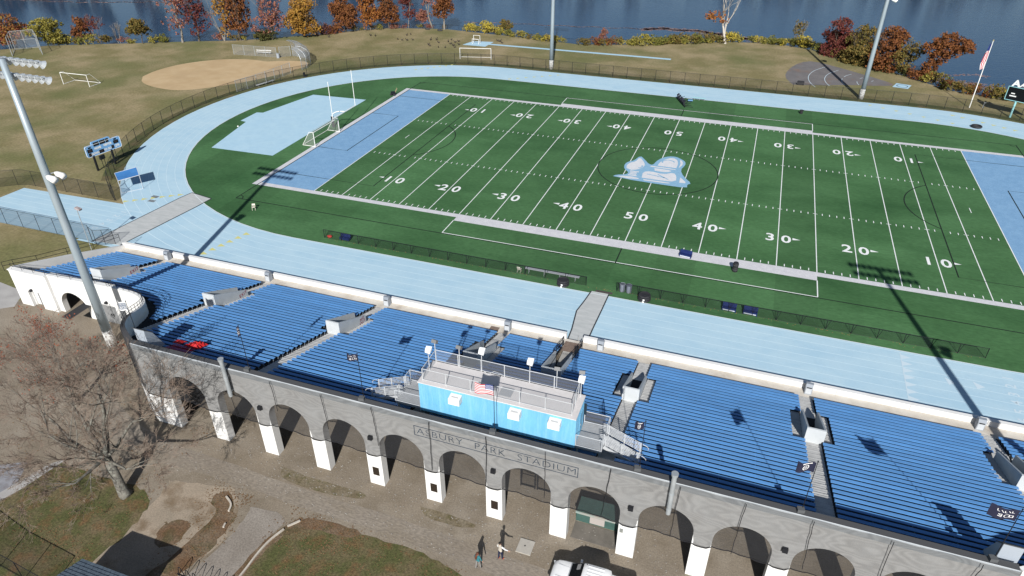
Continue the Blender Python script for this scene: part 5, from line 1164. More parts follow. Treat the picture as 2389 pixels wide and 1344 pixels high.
def branch(mb, p, d, L0, rad, depth, r, tips, spread=0.65, up=0.12, seg=3, kids=(2, 3), thin=0.012, n=6):
    pts = [p]; q = p; dd = d
    for k in range(seg):
        dd = (dd + rvec(r)*0.18 + Vector((0, 0, up*0.4))).normalized(); q = q + dd*L0/seg; pts.append(q)
    r1 = max(rad*0.62, thin); mb.tube(pts, [rad + (r1-rad)*k/seg for k in range(seg+1)], max(3, n), cap=False)
    if depth == 0: tips.append(q); return
    for k in range(r.randint(*kids)):
        v = (dd + rvec(r)*spread + Vector((0, 0, up))).normalized()
        i = r.choice(range(1, seg+1)) if k > 0 else seg
        branch(mb, pts[i], v, L0*r.uniform(0.62, 0.85), max((rad + (r1-rad)*i/seg)*0.72, thin), depth-1, r, tips, spread, up, max(2, seg-1), kids, thin, max(3, n-1))
def make_tree(label, x, y, h, w, kind, seed, dens=1.0, bark=None, bare=0.0, base=0.25, lobes=None, name=None, multi=1, lean=0.0, cat='tree'):
    r = random.Random(seed); bark = bark or BARKD
    t = thing(name or 'autumn_tree', label, cat, (x, y, 0), 'trees along the lake shore')
    mb = MB(); tips = []
    for m_ in range(multi):
        bx = x + (r.uniform(-0.5, 0.5) if multi > 1 else 0); L0 = h*max(base, 0.22)
        d = Vector((lean + r.uniform(-.12, .12) + (r.uniform(-.35, .35) if multi > 1 else 0), r.uniform(-.1, .1), 1)).normalized()
        branch(mb, Vector((bx, y, -0.1)), d, L0*1.15, 0.020*h/max(1, multi**0.5)*(1 if h > 5 else 1.1), 4, r, tips, 0.62, 0.25, 3, (2, 3), 0.018 if bare < 0.5 else 0.022, 7)
    mx = max(p[2] for p in mb.v); sz = h*0.97/mx; wx = max(0.3, max(abs(p[0]-x) for p in mb.v)); sx = min(1.25, w*0.95/wx)
    mb.v = [(x+(p[0]-x)*sx + lean*0.0, y+(p[1]-y)*sx, p[2]*sz) for p in mb.v]
    tips = [Vector((x+(p.x-x)*sx, y+(p.y-y)*sx, p.z*sz)) for p in tips]
    mb.build('trunk', bark, t, smooth=True)
    if dens > 0:
        g = MB(); lb = lobes
        if lb is None:
            lb = []
            for k in range(9):
                f = r.uniform(0.0, 1.0); zc = h*(base + (0.88-base)*f); ww = w*(0.62*(1-abs(f-0.45)*0.75))
                a = r.uniform(0, 6.28); lb.append(((x + ww*0.75*cos(a) + lean*zc, y + ww*0.75*sin(a), zc), w*r.uniform(0.36, 0.58), h*r.uniform(0.11, 0.19)))
            lb.append(((x+lean*h, y, h*(base+0.35)), w*0.55, h*0.24)); lb.append(((x+lean*h, y, h*0.80), w*0.45, h*0.17))
        s = 0.15 + 0.010*h; n = int(dens*105*w*h/(s*s)*0.055)
        crown(g, lb, n, s, r, clump=0.075*h*0.6+0.2)
        g.build('crown', LM_[kind], t)
    return t
TREES = [
 ('low spreading red and yellow tree at the far left edge of the shore', -168.1, 27.4, 7.0, 7.2, 'redyellow', dict(base=0.1, multi=2)),
 ('yellow-green bushy tree right of the winged backstop', -156.5, 29.0, 6.6, 5.6, 'yellowgreen', dict(base=0.12, multi=2)),
 ('narrow olive-brown tree beside the yellow-green bushy tree', -150.8, 33.3, 6.4, 2.8, 'brown', dict(base=0.2)),
 ('leafless purplish tree with a few maroon leaves on the left shore', -147.2, 34.6, 7.2, 3.3, 'maroon', dict(dens=0.05, multi=2, bark=mat('purple_bark', (0.17, 0.12, 0.12), (0.22, 0.17, 0.16), 3))),
 ('small leafless pale grey tree left of the round olive tree', -142.4, 36.2, 5.2, 3.9, 'olive', dict(dens=0.0, multi=2, bark=BARKP)),
 ('round olive-orange tree standing alone on the left shore', -135.7, 37.2, 6.0, 3.5, 'olive', dict(base=0.25)),
 ('tall pale-barked tree with thin pink leaves, tops cut by the photo edge', -127.1, 41.6, 13.0, 5.0, 'pink', dict(dens=0.13, bark=BARKP, base=0.3)),
 ('dark red sparse tree right of the tall pale-barked tree', -123.9, 43.9, 11.2, 4.6, 'maroon', dict(dens=0.32, base=0.2)),
 ('slender yellow tree with pale twin stems', -117.8, 46.5, 12.0, 3.2, 'gold', dict(dens=0.25, base=0.2, multi=2, bark=BARKP)),
 ('tall brown-orange tree right of the slender yellow tree', -114.6, 48.3, 12.0, 4.4, 'brown', dict(dens=0.75, base=0.3)),
 ('pink-red tree with pale leaning stem and some orange', -107.6, 52.0, 11.6, 5.4, 'pink', dict(dens=0.28, base=0.25, bark=BARKP)),
 ('large full golden-orange tree, the brightest on the shore', -101.7, 57.2, 10.2, 5.4, 'gold', dict(dens=1.25, base=0.2)),
 ('full rust-red tree, leftmost of the rust group', -94.4, 65.9, 9.6, 4.5, 'brown', dict(dens=1.2, base=0.2)),
 ('orange tree between two rust-red trees', -88.8, 69.5, 9.8, 3.7, 'orange', dict(dens=1.1, base=0.2)),
 ('dark rust tree right of the orange one', -85.0, 72.9, 9.0, 3.6, 'brown', dict(dens=1.15, base=0.25)),
 ('thin red tree with bare lower stem near the bend of the shore', -80.4, 75.2, 10.4, 2.9, 'maroon', dict(dens=0.45, base=0.3, bark=BARKP)),
 ('small low pink-red tree beside the pale bare trunk', -76.8, 76.6, 5.0, 2.4, 'pink', dict(dens=0.8, base=0.25)),
 ('pale bare-branched tree with faded pink leaves', -74.2, 77.3, 11.0, 4.0, 'pink', dict(dens=0.10, bark=BARKP, base=0.3)),
 ('rust tree with straight pale trunk, last before the open water', -70.5, 77.0, 10.6, 3.5, 'brown', dict(dens=0.85, bark=BARKP, base=0.35)),
 ('bushy olive tree among yellow shrubs on the bank', -53.5, 78.6, 3.6, 2.7, 'olive', dict(base=0.1, multi=2)),
 ('little red sapling above the yellow shrubs', -27.0, 78.8, 3.0, 1.5, 'pink', dict(base=0.1, dens=0.8)),
 ('small thin leafless shrub tree on the bank left of the maroon tree', 19.8, 91.5, 5.9, 2.0, 'olive', dict(dens=0.03, bark=BARKP, multi=3)),
 ('rounded maroon tree behind the throwing pad', 28.6, 83.5, 8.6, 5.8, 'maroon', dict(dens=1.5, base=0.06, multi=2)),
 ('dark olive-green tree beside the maroon tree', 33.2, 77.6, 8.6, 5.2, 'olive', dict(dens=1.3, base=0.06, multi=2)),
 ('orange-brown tree behind the far right light pole', 38.0, 73.4, 9.4, 5.2, 'brown', dict(dens=1.1, base=0.1, multi=2)),
 ('thin greyish olive tree right of the far right light pole', 41.4, 71.4, 7.4, 4.4, 'olive', dict(dens=0.38, base=0.12, multi=2)),
]
for k, (lb, x, y, h, w, kd, kw) in enumerate(TREES): make_tree(lb, x, y, h, w, kd, 100+k, **kw)
# rust tree leaning over the water
lob = [((45.6, 66.8, 1.2), 1.9, 1.1), ((45.9, 67.0, 3.0), 1.7, 1.0), ((46.8, 67, 4.8), 1.9, 1.1), ((48.6, 67.3, 6.3), 2.4, 1.3), ((50.3, 67.5, 7.6), 2.2, 1.3), ((48.0, 67.5, 8.5), 2.0, 1.2), ((45.2, 67.2, 6.6), 1.9, 1.1), ((46.5, 67.3, 7.8), 1.7, 1.0), ((51.8, 67.6, 7.0), 1.3, 0.9)]
make_tree('rust and yellow tree leaning right over the water by the throwing circle', 45.8, 66.8, 9.4, 5.0, 'brown', 301, dens=1.1, lobes=lob, lean=0.25)
# tall sycamore with one orange clump
t = make_tree('tall bare white-barked sycamore with one orange leaf clump at its left', 2.7, 86.2, 14.5, 3.8, 'orange', 303, dens=0.06, bark=mat('white_bark', (0.50, 0.47, 0.42), (0.34, 0.31, 0.27), 1.5), lobes=[((-0.6, 86.2, 6.6), 1.6, 1.1), ((-1.9, 86.4, 5.9), 1.1, 0.7), ((1.1, 86.3, 5.4), 0.9, 0.6)], base=0.4)
# shrubs: each one its own plant
rs = random.Random(77)
SHR = {}
def shrub_mesh(kind, v):
    if (kind, v) not in SHR:
        r = random.Random(hash((kind, v)) % 1000 + v); g = MB()
        lb = [((r.uniform(-.5, .5), r.uniform(-.5, .5), r.uniform(0.3, 0.75)), r.uniform(.35, .6), r.uniform(.3, .5)) for _ in range(5)]
        crown(g, lb, 620, 0.075, r, clump=0.16, shell=0.2); st = MB()
        for k in range(5): a = r.uniform(0, 6.28); st.tube([(0, 0, -0.05), (0.25*cos(a), 0.25*sin(a), 0.4), (0.45*cos(a), 0.45*sin(a), 0.85)], [0.03, 0.02, 0.01], 4)
        SHR[(kind, v)] = (g.mesh('foliage'), st.mesh('stem')); SHR[(kind, v)][0].materials.append(LM_[kind]); SHR[(kind, v)][1].materials.append(BARKD)
    return SHR[(kind, v)]
NS = [0]
def shrub(kind, x, y, s, label):
    me, st = shrub_mesh(kind, NS[0] % 3); NS[0] += 1
    t = bpy.data.objects.new('shrub', None); COL.objects.link(t); t.location = (x, y, 0); t.rotation_euler = (0, 0, rs.uniform(0, 6.28)); s *= 1.28; t.scale = (s, s, s*rs.uniform(0.75, 1.05))
    tag(t, label, 'shrub', 'shrubs along the lake bank')
    for nm, m_ in (('foliage', me), ('stem', st)): o = bpy.data.objects.new(nm, m_); COL.objects.link(o); o.parent = t
def line(P, step, kinds, s0, s1, label, jit=0.5, off=0.6):
    for a, b in zip(P, P[1:]):
        n = max(1, int(sqrt((b[0]-a[0])**2+(b[1]-a[1])**2)/step))
        for k in range(n):
            f = (k+rs.random())/n; kd = rs.choice(kinds)
            shrub(kd, a[0]+(b[0]-a[0])*f + rs.uniform(-jit, jit), a[1]+(b[1]-a[1])*f + off + rs.uniform(-jit, jit), rs.uniform(s0, s1), {'yellow': 'bright yellow', 'green': 'green', 'yellowgreen': 'yellow-green', 'darkgreen': 'dark green', 'olive': 'olive-brown', 'brown': 'rust-brown', 'pink': 'reddish', 'purple': 'purplish'}[kd] + ' ' + label)
line([(-158, 28.2), (-150, 31.5), (-143.9, 34.6)], 1.5, ['yellowgreen', 'yellowgreen', 'green', 'olive'], 1.2, 1.9, 'shrub under the left shore trees')
line([(-142, 35), (-138, 36.8)], 1.6, ['green', 'pink', 'yellowgreen'], 1.0, 1.4, 'shrub beneath the small grey bare tree')
line([(-134.5, 38.5), (-129, 41)], 1.6, ['green', 'yellowgreen', 'olive'], 1.0, 1.7, 'shrub between the round olive tree and the pale trunk')
line([(-120, 46), (-111, 50.5)], 2.0, ['pink', 'olive', 'yellowgreen'], 0.8, 1.4, 'shrub at the foot of the tall brown-orange tree')
for dx, dy, s in ((0, 0, 2.4), (1.5, .6, 2.0), (-1.2, .2, 1.8)): shrub('darkgreen', -109.9+dx, 51.2+dy, s, 'dark green rounded shrub under the pink-red tree')
line([(-99.5, 60), (-95.0, 63.5)], 1.0, ['purple', 'purple', 'brown'], 1.4, 2.1, 'shrub right of the large golden tree')
line([(-94, 66), (-80, 75.5), (-70, 77.5)], 2.2, ['olive', 'yellowgreen', 'pink'], 0.7, 1.2, 'low shrub below the rust tree group')
line([(-66.5, 78.2), (-62.6, 77.6)], 1.5, ['olive', 'yellowgreen'], 0.9, 1.6, 'shrub left of the yellow clumps')
for x, y, s in ((-62.6, 77.2, 1.5), (-61.9, 77.4, 1.3), (-58.8, 77.0, 2.0), (-58.0, 76.8, 1.8), (-54.8, 76.6, 1.5)): shrub('yellow', x, y, s, 'bright yellow shrub on the bank above the landing pad')
line([(-61, 77.0), (-50.9, 75.3), (-46, 74.2)], 1.3, ['olive', 'green', 'yellowgreen'], 1.0, 1.5, 'shrub on the bank above the landing pad')
line([(-46, 74.2), (-35.1, 72.6)], 1.2, ['green', 'yellow', 'yellowgreen', 'olive'], 0.9, 1.4, 'shrub on the bank left of the middle light pole')
line([(-31, 72.6), (-24.5, 74.6), (-20, 76.6)], 1.0, ['yellow', 'yellow', 'olive', 'brown', 'yellowgreen'], 1.0, 1.7, 'shrub on the bank right of the middle light pole')
line([(-20, 76.6), (-15.9, 77.8)], 1.5, ['green', 'olive', 'brown'], 0.8, 1.3, 'shrub below the little red sapling')
for s in (1.6, 1.9): shrub('yellowgreen', -20.2+s, 77.0, s, 'yellow-green pointed shrub left of the long hedge')
line([(-15.9, 77.8), (-2, 85.2), (2.4, 87.4)], 0.75, ['green', 'green', 'yellowgreen', 'yellowgreen', 'olive'], 1.3, 1.9, 'shrub of the long hedge left of the sycamore')
line([(3.2, 87.6), (6.2, 88.3)], 0.8, ['yellowgreen', 'green', 'yellow'], 1.5, 2.0, 'shrub just right of the sycamore trunk')
line([(9, 88.8), (12, 89.3), (21.0, 88.4)], 0.9, ['yellowgreen', 'green', 'yellow', 'green'], 1.2, 1.7, 'shrub of the hedge right of the sycamore')
shrub('yellow', 21.6, 88.0, 2.0, 'bright yellow shrub at the end of the hedge'); shrub('yellow', 21.9, 88.3, 1.9, 'bright yellow shrub at the end of the hedge')
line([(21.5, 88.0), (25.7, 85.6), (27, 84)], 0.9, ['darkgreen', 'green', 'darkgreen'], 1.2, 1.7, 'low shrub left of the maroon tree')
line([(29, 82), (36, 75.5), (43, 69)], 1.3, ['darkgreen', 'olive', 'brown'], 1.3, 2.0, 'shrub beneath the trees behind the throwing pad')
line([(42.5, 68.5), (45.5, 66.3), (48.1, 64.0)], 1.0, ['yellowgreen', 'brown', 'olive'], 1.2, 1.9, 'shrub at the foot of the leaning rust tree')
line([(48.1, 62.3), (52, 59.5), (56.5, 57.6), (63, 56.5), (70, 55)], 0.85, ['green', 'yellowgreen', 'olive', 'darkgreen', 'brown'], 1.2, 1.9, 'shrub along the bank behind the lakeside flagpole')
# shore fence of thin dark wire
fence('shore_fence', 'thin dark wire fence along the bank behind the rust trees', [(-131, 41), (-115, 48.6), (-103, 57.9), (-96, 62.8), (-90.5, 69), (-84.5, 73.8), (-70.5, 78), (-57, 77.4), (-45, 75.2), (-33, 73.4), (-26, 75.4), (-16, 79)], 1.1, 3.5, net=mesh_net('thin_wire', (0.03, 0.03, 0.03), 0.12))
# stones, tyres by the shore
for x, y in ((-74.9, 75.4), (-71.0, 75.0)): o = MB(); o.sphere((x, y, 0.2), 0.5, 9, 6, (1.3, 0.9, 0.7)); o.sphere((x+0.5, y+0.1, 0.15), 0.35, 7, 5, (1, 1, 0.8)); tag(o.build('dark_stone', mat('dark_stone', (0.03, 0.03, 0.035), (0.05, 0.05, 0.05), 3)), 'dark stone lump at the tree foot near the shore bend', 'stone', 'dark stones by the shore')
# far bank across the water, mostly known by its reflection
g = MB(); rr2 = random.Random(12); FARP = [(-330, 70), (-226, 78), (-172, 96), (-120, 150), (-80, 186), (-20, 206), (60, 228), (160, 250), (300, 300)]
fb = MB(); n = len(FARP); fb.add([(x, y-2, -1.0) for x, y in FARP] + [(x, y+4, 0.3) for x, y in FARP] + [(x-30, y+260, 2.0) for x, y in FARP], [(i, i+1, n+i+1, n+i) for i in range(n-1)] + [(n+i, n+i+1, 2*n+i+1, 2*n+i) for i in range(n-1)]); struct(fb.build('far_bank', GRASS))
for (xa, ya), (xb, yb) in zip(FARP, FARP[1:]):
    n = int(sqrt((xb-xa)**2+(yb-ya)**2)/6)
    for k in range(n):
        f = (k+rr2.random())/n; x = xa+(xb-xa)*f; y = ya+(yb-ya)*f + rr2.uniform(6, 14); hh = rr2.uniform(6, 16) * (0.55 + 0.75*abs(sin(x*0.045+1.2)))
        crown(g, [((x + rr2.uniform(-2, 2), y, hh*q), 3.2, hh*0.2) for q in (0.15, 0.4, 0.62, 0.85)], 260, 0.8, rr2, clump=1.2)
struct(g.build('far_woods', leafmat('far_wood_leaves', ((0.055, 0.045, 0.020), (0.09, 0.045, 0.022), (0.04, 0.04, 0.018)), 0.2)), 'stuff', 'dark autumn wood on the far bank of the lake', 'wood')
# drifting leaf scum on the water
g = MB(); rr3 = random.Random(4)
def scum(P, wd, n, s=0.22):
    for a, b in zip(P, P[1:]):
        for _ in range(n):
            f = rr3.random(); w_ = wd*rr3.gauss(0, 0.45); x = a[0]+(b[0]-a[0])*f + rr3.uniform(-.5, .5); y = a[1]+(b[1]-a[1])*f + w_ + 0.5*sin(x*0.7)
            k = s*rr3.uniform(0.4, 1.3); an = rr3.uniform(0, 3.1); g.add([(x+k*cos(an+t)*(2.2 if abs(cos(t)) > .5 else 1), y+k*sin(an+t)*0.8, -0.785) for t in (0, 1.57, 3.14, 4.71)], [(0, 1, 2, 3)])
scum([(-70.8, 90.5), (-56.3, 93.9), (-44, 95.3), (-32, 97.3), (-20.5, 99.2)], 0.35, 130); scum([(-20.5, 99.2), (-14, 101.5), (-4, 101.5), (3, 98.5), (10, 96.5)], 1.9, 420, 0.26); scum([(-226, 72), (-198, 77), (-172, 87)], 0.35, 160, 0.4)
scum([(47, 72), (54, 70), (62, 68), (72, 66)], 3.0, 260); scum([(48, 76), (60, 79)], 1.2, 90)
struct(g.build('floating_leaves', mat('floating_leaf', (0.30, 0.19, 0.18), (0.36, 0.26, 0.24), 0.8, 0.9)), 'stuff', 'line of fallen leaves floating on the lake', 'floating leaves')
# fallen leaves and yellow specks at the fence foot, litter under the trees
g = MB()
def litter(fn, n, s, z):
    for _ in range(n):
        x, y = fn(); a = rr3.uniform(0, 3.1); k = s*rr3.uniform(.5, 1.3); g.add([(x+k*cos(a+t), y+k*sin(a+t), z) for t in (0, 1.57, 3.14, 4.71)], [(0, 1, 2, 3)])
litter(lambda: (rr3.uniform(-36, 38), -36.35 + rr3.gauss(0, 0.12)), 240, 0.05, 0.022); litter(lambda: (rr3.uniform(-84, -72), -33.0 + rr3.gauss(0, 1.0) - 0.0), 60, 0.06, 0.012)
struct(g.build('fallen_leaves', mat('fallen_leaf', (0.30, 0.20, 0.08), (0.28, 0.12, 0.05), 2, 0.9)), 'stuff', 'scattered yellow leaves along the sideline fence', 'fallen leaves')
# ================================================================ yard in front: ground patches, kerbs, tree, shed, truck, people
LAWN = mat('yard_grass', (0.076, 0.080, 0.028), (0.140, 0.108, 0.060), 0.55, 0.95, lo=0.42, hi=0.66, c3=(0.150, 0.082, 0.038), scale3=0.8, k3=0.75, lo3=0.53, hi3=0.68, fine=0.4, finescale=6, bump=0.4, bscale=12)
LEAFY = mat('leaf_litter', (0.125, 0.070, 0.036), (0.165, 0.125, 0.085), 0.5, 0.95, c3=(0.065, 0.062, 0.025), scale3=0.7, k3=0.6, lo3=0.48, hi3=0.62, fine=0.4, finescale=7, bump=0.4, bscale=12)
PALEG = mat('pale_gravel', (0.225, 0.198, 0.170), (0.262, 0.235, 0.205), 0.3, 0.95, c3=(0.18, 0.155, 0.13), scale3=0.5, k3=0.5, fine=0.24, finescale=8, bump=0.08, bscale=12)
SANDY = mat('sandy_ground', (0.32, 0.262, 0.20), (0.25, 0.21, 0.16), 0.4, 0.95, c3=(0.13, 0.085, 0.045), scale3=0.45, k3=0.7, lo3=0.5, hi3=0.66, fine=0.2, finescale=9, bump=0.1, bscale=14)
rj = random.Random(21)
def ragged(P, amp=0.35, it=2):
    Q = smooth(P + [P[0]], it)[:-1]
    return [(x + rj.uniform(-amp, amp)*0.6, y + rj.uniform(-amp, amp)*0.6) for x, y in Q]
g = MB(); g.poly(ragged([(-26.0, -75.4), (-23.2, -74.6), (-20.8, -74.2), (-19.3, -75.2), (-18.4, -77.2), (-18.4, -79.3), (-19.2, -82.0), (-21, -90), (-27, -90), (-26.5, -82), (-25.6, -78)], 0.3), 0.010); struct(g.build('leafy_verge', SANDY))
for P in ([(-21.2, -74.6), (-19.5, -75.4), (-18.6, -77.3), (-18.6, -79.3), (-19.4, -82), (-20.6, -86), (-21.6, -84), (-20.6, -79.5), (-20.2, -77), (-21.8, -75.6)], [(-23.4, -78.6), (-21.8, -77.9), (-21.0, -79.0), (-21.8, -80.6), (-23.2, -80.3)]):
    g = MB(); g.poly(ragged(P, 0.3), 0.0145); struct(g.build('leaf_litter', LEAFY))
g = MB(); g.poly(ragged([(-36.0, -76.9), (-29.4, -77.0), (-26.8, -76.4), (-25.4, -78.4), (-25.5, -80.6), (-25.6, -84), (-26.8, -95), (-48, -98), (-44, -86), (-36.4, -81.9)], 0.4), 0.011); struct(g.build('yard_lawn', LAWN))
ISL = [(-14.0, -75.15), (-13.0, -74.85), (-11.1, -74.8), (-8.4, -74.7), (-5.0, -74.65), (-2.4, -74.95), (-0.8, -75.6), (1.5, -77), (4, -82), (5, -95), (-16.5, -95), (-15.4, -82), (-15.2, -78.7), (-15.1, -77.4), (-14.7, -76.2)]
g = MB(); g.poly(ragged(ISL, 0.22), 0.0125); struct(g.build('grass_island', LAWN))
g = MB(); g.poly(ragged([(-14.2, -75.0), (-12.5, -74.6), (-9, -74.5), (-9.5, -75.3), (-12.5, -75.5), (-14.0, -76.2), (-14.9, -77.8), (-15.1, -80), (-15.2, -84), (-15.8, -84), (-15.7, -79), (-15.3, -77)], 0.2), 0.0155); struct(g.build('leaf_litter', LEAFY))
g = MB(); g.poly(ragged([(-18.3, -75.4), (-15.0, -75.0), (-15.3, -77.3), (-15.6, -80.8), (-17.2, -90), (-22, -92), (-19.4, -84), (-18.2, -79.4), (-18.0, -77.2)], 0.15), 0.0135); struct(g.build('gravel_path', PALEG))
TRKS = mat('wheel_track_gravel', (0.250, 0.218, 0.180), (0.208, 0.178, 0.145), 0.35, 0.95, stretch=(0.4, 1, 1), c3=(0.20, 0.168, 0.128), scale3=0.6, k3=0.6, fine=0.26, finescale=8)
g = MB(); g.poly(ragged([(-40, -68), (-33, -71.6), (-26, -72.2), (-14, -72.4), (0, -72.9), (14, -73.3), (30, -73.6), (30, -75.4), (8, -75.4), (0, -74.4), (-12, -74.1), (-22, -74.0), (-32, -74.0), (-40, -72)], 0.25), 0.0105); struct(g.build('wheel_tracks', TRKS))
for P in ([(-18.5, -71.1), (-15.2, -71.4), (-10.4, -71.2), (-10.6, -72.0), (-14.8, -72.5), (-18, -72.2)], [(-6.2, -71.0), (-3.5, -71.0), (-1.0, -71.2), (-2.5, -71.9), (-5.5, -71.8)]):
    g = MB(); g.poly(ragged(P, 0.1), 0.0115); struct(g.build('weedy_strip', mat('weedy_gravel', (0.135, 0.108, 0.066), (0.19, 0.16, 0.115), 1.2, 0.95, c3=(0.085, 0.08, 0.03), scale3=1.5, k3=0.6, lo3=0.52, hi3=0.65, fine=0.35, finescale=7)))
# dry leaves blown over the lawn, verge and road edge
def inside(P, x, y):
    c = False; n = len(P)
    for i in range(n):
        (x0, y0), (x1, y1) = P[i], P[i-1]
        if (y0 > y) != (y1 > y) and x < (x1-x0)*(y-y0)/(y1-y0)+x0: c = not c
    return c
g = MB()
def scatter(x0, x1, y0, y1, n, s, clump, z=0.03):
    for _ in range(n):
        cx_, cy_ = rj.uniform(x0, x1), rj.uniform(y0, y1)
        for _ in range(clump):
            x, y = cx_ + rj.gauss(0, 0.35), cy_ + rj.gauss(0, 0.25); a = rj.uniform(0, 3.1); k = s*rj.uniform(.5, 1.4)
            g.add([(x+k*cos(a+t), y+k*sin(a+t), z + rj.uniform(0, 0.02)) for t in (0, 1.57, 3.14, 4.71)], [(0, 1, 2, 3)])
scatter(-15.5, -9, -77.5, -74.4, 55, 0.045, 8); scatter(-22, -18.3, -83, -74.3, 80, 0.045, 8); scatter(-14, 0, -81, -74.9, 120, 0.045, 5); scatter(-36, -26, -84, -76, 110, 0.05, 6); scatter(-45, -27, -77, -66, 110, 0.05, 6)
struct(g.build('dry_leaves', mat('dry_leaf', (0.150, 0.078, 0.036), (0.21, 0.135, 0.07), 1.5, 0.95)), 'stuff', 'dry brown leaves scattered over the lawn and verge', 'leaves')
# stones and pale grit in the gravel
g = MB()
for _ in range(1500):
    x, y = rj.uniform(-28, 14), rj.uniform(-74.5, -66.5); k = rj.uniform(0.02, 0.055)
    g.add([(x+k*cos(t)*1.2, y+k*sin(t), 0.02) for t in (0, 1.2, 2.5, 3.7, 5)] + [(x, y, 0.02+k*0.8)], [(i, (i+1) % 5, 5) for i in range(5)])
struct(g.build('loose_stones', mat('loose_stone', (0.33, 0.31, 0.28), (0.18, 0.165, 0.15), 3, 0.9)), 'stuff', 'loose pale stones in the gravel yard', 'stones')
PAVE = mat('pavement_grey', (0.40, 0.39, 0.375), (0.33, 0.32, 0.31), 0.6, 0.9, fine=0.08)
g = MB(); g.poly([(-59.8, -61.2), (-61.4, -58.6), (-66, -58.0), (-74, -60), (-70, -66), (-62.8, -63.4)], 0.016); struct(g.build('pavement', PAVE))
g = MB(); g.poly([(-36.5, -77.2), (-35.6, -76.2), (-36.3, -79.8), (-37.5, -83.0), (-38.2, -82.6), (-37.2, -79.5)], 0.03); struct(g.build('pavement', PAVE))
g = MB(); g.poly([(-38.4, -77.6), (-37.0, -79.8), (-37.6, -82.5), (-41, -85), (-43, -82), (-41, -79)], 0.020); struct(g.build('asphalt_corner', mat('worn_asphalt', (0.20, 0.21, 0.23), (0.27, 0.27, 0.29), 1.2, 0.95, c3=(0.16, 0.13, 0.13), scale3=2.5, k3=0.5)))
KERB = mat('pale_stone_kerb', (0.50, 0.46, 0.40), (0.40, 0.36, 0.31), 1.5, 0.9)
for lb, P in (('pale curved kerb edging the grass island', [(-14.0, -75.25), (-14.6, -76.0)]), ('long pale curved kerb along the gravel path by the grass island', [(-14.7, -76.3), (-15.1, -77.4), (-15.25, -78.7), (-15.2, -80.4), (-15.4, -83)]), ('short pale curved kerb stone in the leaf litter', [(-20.7, -75.2), (-20.1, -75.5), (-19.75, -75.8), (-19.6, -76.3)]), ('small broken kerb piece among brown leaves', [(-19.1, -77.3), (-19.0, -77.65)])):
    g = MB(); P = smooth([(x, y, 0.06) for x, y in P], 2)
    for a, b in zip(P, P[1:]): g.bar(a, b, 0.13, 0.13)
    tag(g.build('kerb', KERB), lb, 'kerb')
t = thing('concrete_cover', 'pale square concrete cover slab with small dark hole on the gravel', 'slab', (2.5, -71.8, 0))
g = MB(); g.obox((2.55, -71.8, 0.03), (1.1, 1.2, 0.10)); g.build('slab', mat('cover_concrete', (0.40, 0.38, 0.34), (0.35, 0.33, 0.30), 2, 0.9, fine=.05), t); g = MB(); g.tube([(2.5, -71.75, 0.08), (2.5, -71.75, 0.084)], 0.06, 10); g.build('lifting_hole', BLACK, t)
# bare tree
BARKG = mat('grey_lichen_bark', (0.19, 0.18, 0.155), (0.10, 0.092, 0.08), 3.0, 0.95, c3=(0.27, 0.28, 0.24), scale3=5, k3=0.5, lo3=0.52, hi3=0.62)
TWIG = mat('grey_twigs', (0.150, 0.104, 0.080), (0.215, 0.175, 0.140), 1.0, 0.95)
def bare_tree(label, x, y, seed, H, limbs, trunk_r, twigmat, leaves=None, depth=5):
    r = random.Random(seed); t = thing('bare_tree', label, 'tree', (x, y, 0)); fork = Vector(limbs[0]); tr = MB()
    tr.tube([(x+0.25, y, -0.1), (x, y, 0.3), ((x+fork.x)/2+0.1, (y+fork.y)/2, fork.z*0.55), fork], [trunk_r*1.5, trunk_r*1.1, trunk_r*0.92, trunk_r*0.9], 12)
    tr.build('trunk', BARKG, t, smooth=True); tips = []; L_ = MB(); TW = MB()
    def rec(p, d, L0, rad, dep):
        seg = 4 if dep > 2 else 3; pts = [p]; q = p; dd = d
        for k in range(seg):
            dd = (dd + rvec(r)*0.26 + Vector((0, 0, 0.035 if dep > 1 else 0.0))).normalized(); q = q + dd*L0/seg; pts.append(q)
        r1 = max(rad*0.5, 0.0085); (L_ if rad > 0.032 else TW).tube(pts, [rad+(r1-rad)*k/seg for k in range(seg+1)], 7 if rad > 0.08 else (4 if rad > 0.03 else 3), cap=False)
        if dep == 0: tips.append(q); return
        for k in range(r.choice((3, 4, 4)) if dep > 1 else r.choice((5, 6, 7))):
            i = seg if k == 0 else r.randint(1, seg); v = (dd*0.9 + rvec(r)*0.85 + Vector((0, 0, 0.05))).normalized()
            rr_ = rad+(r1-rad)*i/seg; rec(pts[i], v, L0*r.uniform(0.5, 0.78), max(rr_*r.uniform(0.5, 0.72), 0.0085), dep-1)
    for e in limbs[1:]:
        E_ = Vector(e[:3]); d = (E_-fork); rec(fork + d*0.02, d.normalized(), d.length*0.55, trunk_r*e[3], depth)
    L_.build('limbs', BARKG, t, smooth=True); TW.build('twigs', twigmat, t)
    if leaves:
        g = MB()
        for q in tips:
            if r.random() < leaves[1]:
                for _ in range(leaves[2]): leaf(g, q+rvec(r)*0.4, 0.075, r)
        g.build('leaves', leaves[0], t)
    return t
bare_tree('large spreading bare grey tree in the yard left of the arches', -28.4, -77.6, 5, 11, [(-29.1, -77.3, 3.4), (-36.5, -75.0, 7.0, 0.50), (-32.0, -70.8, 9.0, 0.55), (-25.0, -74.0, 8.5, 0.40), (-35.5, -80.5, 5.5, 0.42), (-28.5, -82.5, 5.5, 0.42), (-22.0, -78.8, 6.5, 0.36), (-30.0, -75.0, 11.5, 0.5), (-38.5, -78.5, 7.0, 0.38), (-32.5, -83.0, 5.0, 0.3)], 0.36, TWIG, depth=5)
